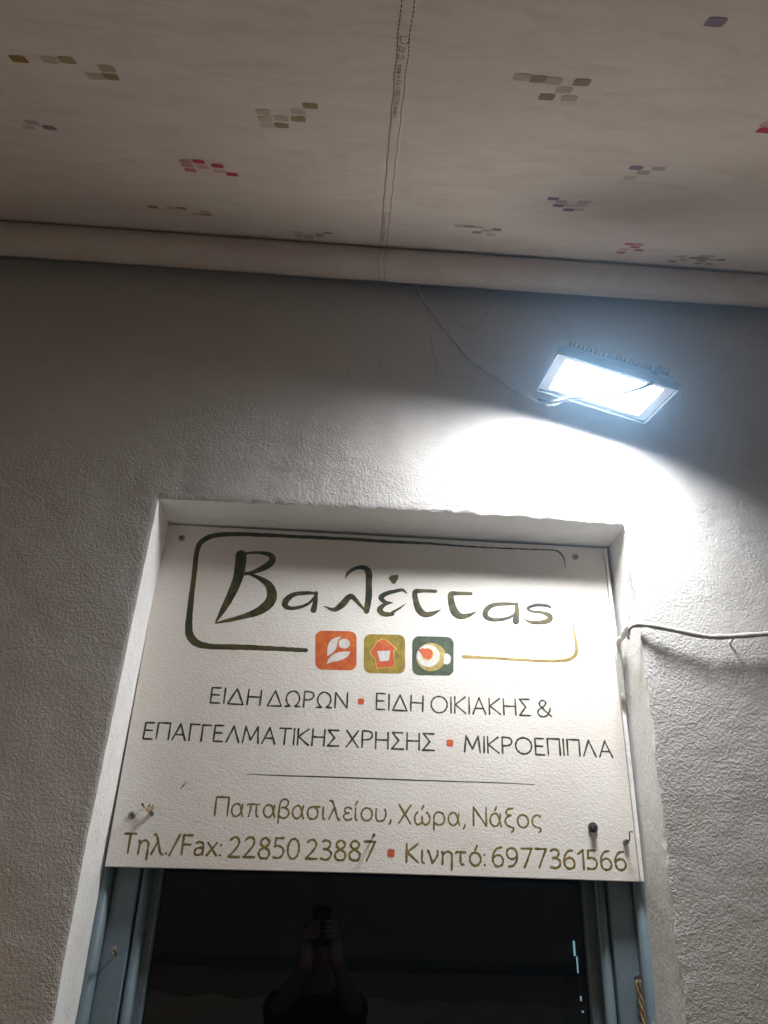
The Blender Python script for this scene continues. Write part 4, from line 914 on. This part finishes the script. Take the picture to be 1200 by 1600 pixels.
# overlapped seam with two rows of stitches and selvedge print
f_to3 = lambda u, t, hh: tuple(fab(np.array([u]), np.array([t]), .0006 + hh)[0])
s0, s1, s2, s3 = SEAM
def sline(a, b_, t): k = (t - b_[1]) / (a[1] - b_[1]); return b_[0] + (a[0] - b_[0]) * k
for a, b_, nm in ((s0, s2, 0), (s1, s3, 1)):
    mb = MB(); t = .03
    while t < 3.2:
        u = sline(a, b_, t) + (.0007 * math.sin(t * 60))
        ribbon(mb, [(u, t, .0016), (u, t + .0055, .0016)], to3=f_to3, wob=.0001, h=.0003); t += .0095
    o = mb.build('stitches', M['thread'], aw); o['kind'] = 'stuff'
# raised edge of the overlap
eu = np.linspace(.02, 3.3, 260)
mb = MB()
ee = [(sline(s1, s3, t) + .0045) for t in eu]
Va = fab(np.array(ee), eu, .0002); Vb = fab(np.array(ee) - .0012, eu, .0007); Vc = fab(np.array(ee) - .018, eu, .0005)
V = np.concatenate([Va, Vb, Vc]); n = len(eu)
mb.add(V, [(i, i + 1, n + i + 1, n + i) for i in range(n - 1)] + [(n + i, n + i + 1, 2 * n + i + 1, 2 * n + i) for i in range(n - 1)], True)
mb.build('seam_overlap', FABRIC, aw)
GL = {'D': (.5, [L_((0, 0), (0, 1)), C_((0, 1), (.3, .97), (.5, .75), (.5, .3), (.3, .04), (0, 0))]), 's': (.36, [C_((.34, .6), (.18, .68), (.04, .56), (.1, .4), (.28, .3), (.34, .14), (.2, -.01), (0, .05))]),
 'm': (.72, [L_((0, .66), (0, 0)), C_((0, .5), (.16, .67), (.34, .55), (.36, 0)), C_((.36, .5), (.52, .67), (.7, .55), (.72, 0))]), 'd': (.44, [L_((.44, 1), (.44, 0)), C_((.44, .5), (.2, .68), (0, .34), (.2, -.01), (.44, .15))]),
 'e': (.42, [C_((.0, .36), (.42, .38), (.36, .6), (.2, .68), (.03, .5), (.02, .2), (.2, -.01), (.4, .08))]), 'i': (0, [L_((0, .66), (0, 0)), L_((0, .86), (0.005, .88))]), 'n': (.42, [L_((0, .66), (0, 0)), C_((0, .48), (.2, .67), (.4, .55), (.42, 0))]),
 'E': (.44, G['Ε'][1]), 'U': (.56, [C_((0, 1), (0, .3), (.12, .02), (.28, -.01), (.44, .02), (.56, .3), (.56, 1))]), '*': (.3, [L_((0, .4), (.3, .7)), L_((0, .7), (.3, .4)), L_((.15, .34), (.15, .76))]),
 'P': (.46, [L_((0, 0), (0, 1)), stemP]), 'R': (.5, [L_((0, 0), (0, 1)), stemP, L_((.22, .47), (.5, 0))]), 'S': (.46, [C_((.42, .9), (.22, 1), (.04, .86), (.08, .62), (.3, .48), (.44, .3), (.34, .04), (.16, -.01), (0, .1))]),
 'T': (.5, G['Τ'][1]), 'I': (0, G['Ι'][1]), 'G': (.6, [C_((.56, .86), (.3, 1), (.04, .8), (.0, .4), (.16, .04), (.4, -.01), (.58, .12)), L_((.58, .12), (.58, .45), (.36, .45))]), ' ': (.22, [])}
for k_, v_ in GL.items(): G.setdefault(k_, v_)
def seam_text(text, t0, t1, cap, sw, name='selvedge_print'):
    mb = MB()
    # along +s towards the wall is reading direction; letter tops to +u
    def to3(a, b_, hh):
        # a runs from 0 (far from wall) to L, b_ is height
        t = t0 - a; u = sline(s0, s2, t) + .0028 + b_
        return f_to3(u, t, hh)
    word(text, (0, 0), (t0 - t1, 0), cap, sw, None, None, to3=to3, gap=.2, mb=mb)
    o = mb.build(name, M['thread'], aw); o['kind'] = 'stuff'; return o
LAYER[0] = 0
for k in range(3):
    d_ = k * .93 - (.0)
    seam_text('Das', STEXT[0][1] + d_, STEXT[0][1] - .055 + d_, .0105, .0011)
    seam_text('made in E.U. * PRESTIGE made in', STEXT[0][1] - .068 + d_, STEXT[1][1] - .01 + d_, .0062, .0009)
seam_text('Das', STEXT2[0][1], STEXT2[0][1] - .045, .0095, .0010)
seam_text('made in E.U. * PRESTIGE made in', STEXT2[0][1] - .055, .06, .0062, .0009)
# seam carried on round the tube, and a paint scrape on it
def roll_to3(u, a, hh):
    r_r = RR + .0012 + hh
    return (u, RC.y + r_r * math.cos(a), RC.z + r_r * math.sin(a))
mb = MB()
for u0 in (s2[0] - .001, s3[0] - .001):
    a = math.radians(150)
    while a < math.radians(300):
        ribbon(mb, [(u0 + .003 * math.sin(a * 3), a, .0014), (u0 + .003 * math.sin((a + .10) * 3), a + .10, .0014)], to3=lambda x, z, hh: roll_to3(x, z, hh), wob=.0001); a += .17
o = mb.build('stitches', M['thread'], aw); o['kind'] = 'stuff'
mb = MB()
for (u, a, L) in ((.118, 4.05, .012), (.135, 4.1, .016), (.15, 4.12, .02), (.16, 4.2, .012), (.128, 4.16, .02), (.168, 4.08, .01)):
    mb_pts = [(u, a, .0008), (u + L * .5, a + random.uniform(-.04, .07), .0022), (u + L, a + random.uniform(-.08, .06), .0006)]
    v = [roll_to3(p[0], p[1] - p[2] * 12, .0004) for p in mb_pts] + [roll_to3(p[0], p[1] + p[2] * 12, .0005) for p in mb_pts]
    mb.add(v, [(0, 1, 4, 3), (1, 2, 5, 4)])
mb.build('paint_splash', M['white'], aw)

# ------------------------------------------------------------------ the photographer, mirrored faintly in the door glass
CL = Vector(CAM['loc'])
PC = CL - u_ * .060 + r_ * .018 - f_ * .0078          # centre of the phone
cf = lambda a, b_, c: PC + r_ * a + u_ * b_ + f_ * c
feet = Vector((-.06, -2.03, .012))
man = empty('person', feet)
tag(man, 'person in a black shirt holding up a phone, mirrored faintly in the dark door glass', 'person')
ph = empty('phone', PC); tag(ph, 'black phone held up in both hands by the photographer', 'phone')
mb = MB(); v = [cf(a, b_, c) for c in (-.0040, .0040) for a, b_ in ((-.037, -.079), (.037, -.079), (.037, .079), (-.037, .079))]
mb.add(v, [(3, 2, 1, 0), (4, 5, 6, 7), (0, 1, 5, 4), (1, 2, 6, 5), (2, 3, 7, 6), (3, 0, 4, 7)]); mb.build('body', M['phone'], ph, bevel=.003)

def skin_obj(name, V, E, R, mat, parent, root=0, sub=2):
    me = bpy.data.meshes.new(name); o0 = origin(parent)
    me.from_pydata([Vector(p) - o0 for p in V], E, []); me.materials.append(mat)
    o = link(name, me, parent, o0)
    sk = o.modifiers.new('skin', 'SKIN'); sk.use_smooth_shade = True
    d = me.skin_vertices[0].data
    for i, r in enumerate(R): d[i].radius = r if isinstance(r, tuple) else (r, r); d[i].use_root = (i == root)
    ss = o.modifiers.new('subdivision', 'SUBSURF'); ss.levels = ss.render_levels = sub
    return o
BX, BY = feet.x, feet.y
V = [(BX, BY, .93), (BX, BY, 1.06), (BX, BY + .01, 1.22), (BX, BY, 1.36), (BX, BY - .01, 1.45), (BX, BY + .005, 1.52), (BX, BY + .035, 1.575), (BX, BY + .035, 1.64), (BX, BY + .02, 1.70)]
R = [(.15, .11), (.135, .095), (.15, .105), (.155, .105), (.075, .065), .055, (.060, .068), (.074, .090), (.070, .085)]
E = [(i, i + 1) for i in range(8)]
def addv(p, r, e):
    V.append(tuple(p)); R.append(r); E.append((e, len(V) - 1)); return len(V) - 1
elb = {}; shd = {}; wri = {}
for s_ in (-1, 1):
    sh_ = Vector((BX + s_ * .175, BY, 1.40)); w_ = cf(s_ * .062, -.125 - (.015 if s_ < 0 else 0), -.035)
    d_ = (w_ - sh_); L = min(d_.length, .565); l1, l2 = .30, .275
    a_ = (l1 * l1 - l2 * l2 + L * L) / (2 * L); hgt = math.sqrt(max(l1 * l1 - a_ * a_, .0004)); n_ = d_.normalized()
    dn = Vector((s_ * .45, 0, -1)); dn = (dn - n_ * dn.dot(n_)).normalized()
    el = sh_ + n_ * a_ + dn * hgt
    shd[s_], elb[s_], wri[s_] = sh_, el, w_
    k = addv(sh_, .058, 3); k = addv(sh_.lerp(el, .5), .047, k); k = addv(el, .040, k); k = addv(el.lerp(w_, .4), .041, k)
    k = addv(w_, (.026, .022), k)
    k = addv(cf(s_ * .056, -.075, -.024), (.032, .018), k)
    pk = addv(cf(s_ * .054, -.030, -.012), (.030, .015), k)
    th_ = addv(cf(s_ * .046, -.062, -.024), .012, k); th_ = addv(cf(s_ * .030, -.040, -.021), .010, th_); addv(cf(s_ * .012, -.024, -.017), .008, th_)
    for j, (kk, ln) in enumerate(((.004, .9), (-.015, 1.0), (-.034, .96), (-.052, .78))):
        q = addv(cf(s_ * .050, kk, .004), .0092, pk)
        q = addv(cf(s_ * .038, kk + .002, .0155), .0088, q)
        q = addv(cf(s_ * (.038 - .020 * ln), kk + .004, .0165), .0082, q)
        addv(cf(s_ * (.038 - .034 * ln), kk + .005, .0130), .0070, q)
for s_ in (-1, 1):
    k = addv((BX + s_ * .09, BY, .86), (.085, .09), 0); k = addv((BX + s_ * .10, BY + .01, .66), .075, k); k = addv((BX + s_ * .11, BY + .015, .48), .055, k)
    k = addv((BX + s_ * .115, BY - .01, .32), .054, k); k = addv((BX + s_ * .12, BY - .02, .10), .036, k); addv((BX + s_ * .125, BY + .10, .05), (.036, .028), k)
skin_obj('body', V, E, R, M['skin'], man, 0)
# shirt: trunk and short sleeves, a little larger than the body
V = [(BX, BY, .90), (BX, BY, 1.06), (BX, BY + .01, 1.22), (BX, BY, 1.36), (BX, BY - .01, 1.44)]
R = [(.165, .125), (.155, .115), (.165, .12), (.17, .12), (.085, .075)]; E = [(i, i + 1) for i in range(4)]
for s_ in (-1, 1):
    k = addv(shd[s_] + Vector((0, 0, .005)), .072, 3); k = addv(shd[s_].lerp(elb[s_], .45), .062, k); addv(shd[s_].lerp(elb[s_], .75), .060, k)
skin_obj('shirt', V, E, R, M['shirt'], man, 0)
V = [(BX, BY, .96), (BX, BY, .88)]; R = [(.150, .115), (.155, .12)]; E = [(0, 1)]
for s_ in (-1, 1):
    k = addv((BX + s_ * .09, BY, .80), (.095, .10), 1); k = addv((BX + s_ * .11, BY + .015, .48), .070, k); addv((BX + s_ * .12, BY - .02, .09), .058, k)
skin_obj('trousers', V, E, R, M['trousers'], man, 0)
for s_ in (-1, 1):
    skin_obj('shoe', [(BX + s_ * .12, BY - .05, .05), (BX + s_ * .122, BY + .04, .052), (BX + s_ * .127, BY + .14, .045), (BX + s_ * .128, BY + .20, .040)], [(0, 1), (1, 2), (2, 3)], [(.044, .038), (.046, .040), (.048, .032), (.036, .024)], M['shoe'], man)
# face and hair
hx, hy, hz = BX, BY + .035, 1.64
skin_obj('nose', [(hx, hy + .078, hz + .022), (hx, hy + .092, hz), (hx, hy + .100, hz - .016)], [(0, 1), (1, 2)], [.008, .011, .014], M['skin'], man)
for s_ in (-1, 1):
    skin_obj('ear', [(hx + s_ * .074, hy - .01, hz + .018), (hx + s_ * .082, hy - .012, hz), (hx + s_ * .076, hy - .006, hz - .022)], [(0, 1), (1, 2)], [(.012, .016), (.010, .018), (.008, .010)], M['skin'], man)
    me = bpy.data.meshes.new('eye'); bm = bmesh.new(); bmesh.ops.create_uvsphere(bm, u_segments=16, v_segments=10, radius=.012); bm.to_mesh(me); bm.free()
    me.materials.append(M['emblem_eye'] if 'emblem_eye' in M else M['white']); e_ = link('eye', me, man, (hx + s_ * .031, hy + .070, hz + .016))
    me = bpy.data.meshes.new('iris'); bm = bmesh.new(); bmesh.ops.create_uvsphere(bm, u_segments=12, v_segments=8, radius=.006); bm.to_mesh(me); bm.free()
    me.materials.append(M['hair']); link('iris', me, e_, (hx + s_ * .031, hy + .0785, hz + .017))
    skin_obj('eyebrow', [(hx + s_ * .016, hy + .084, hz + .036), (hx + s_ * .034, hy + .082, hz + .041), (hx + s_ * .050, hy + .070, hz + .036)], [(0, 1), (1, 2)], [.004, .005, .003], M['hair'], man)
skin_obj('mouth', [(hx - .024, hy + .076, hz - .044), (hx, hy + .086, hz - .045), (hx + .024, hy + .076, hz - .044)], [(0, 1), (1, 2)], [(.003, .004), (.006, .006), (.003, .004)], M['red'], man)
skin_obj('hair', [(hx, hy + .035, hz + .082), (hx, hy - .015, hz + .085), (hx, hy - .055, hz + .045), (hx, hy - .055, hz - .01)], [(0, 1), (1, 2), (2, 3)], [(.062, .035), (.078, .045), (.075, .045), (.055, .035)], M['hair'], man)
hm = bpy.data.materials.new('lens_veil_glow'); hm.use_nodes = True  # blue volume added to imitate lens veil glow round the lamp
ht = hm.node_tree; ht.nodes.remove(ht.nodes['Principled BSDF'])
pv = ht.nodes.new('ShaderNodeVolumePrincipled'); pv.inputs['Density'].default_value = VEIL_DENSITY; pv.inputs['Color'].default_value = (.36, .66, 1, 1); pv.inputs['Anisotropy'].default_value = .86
ht.links.new(pv.outputs[0], [n for n in ht.nodes if n.type == 'OUTPUT_MATERIAL'][0].inputs['Volume'])
hz = MB().box((-5, -7, -1.0), (5, 5.5, 5.4)).build('lens_veil_volume', hm); hz['kind'] = 'stuff'
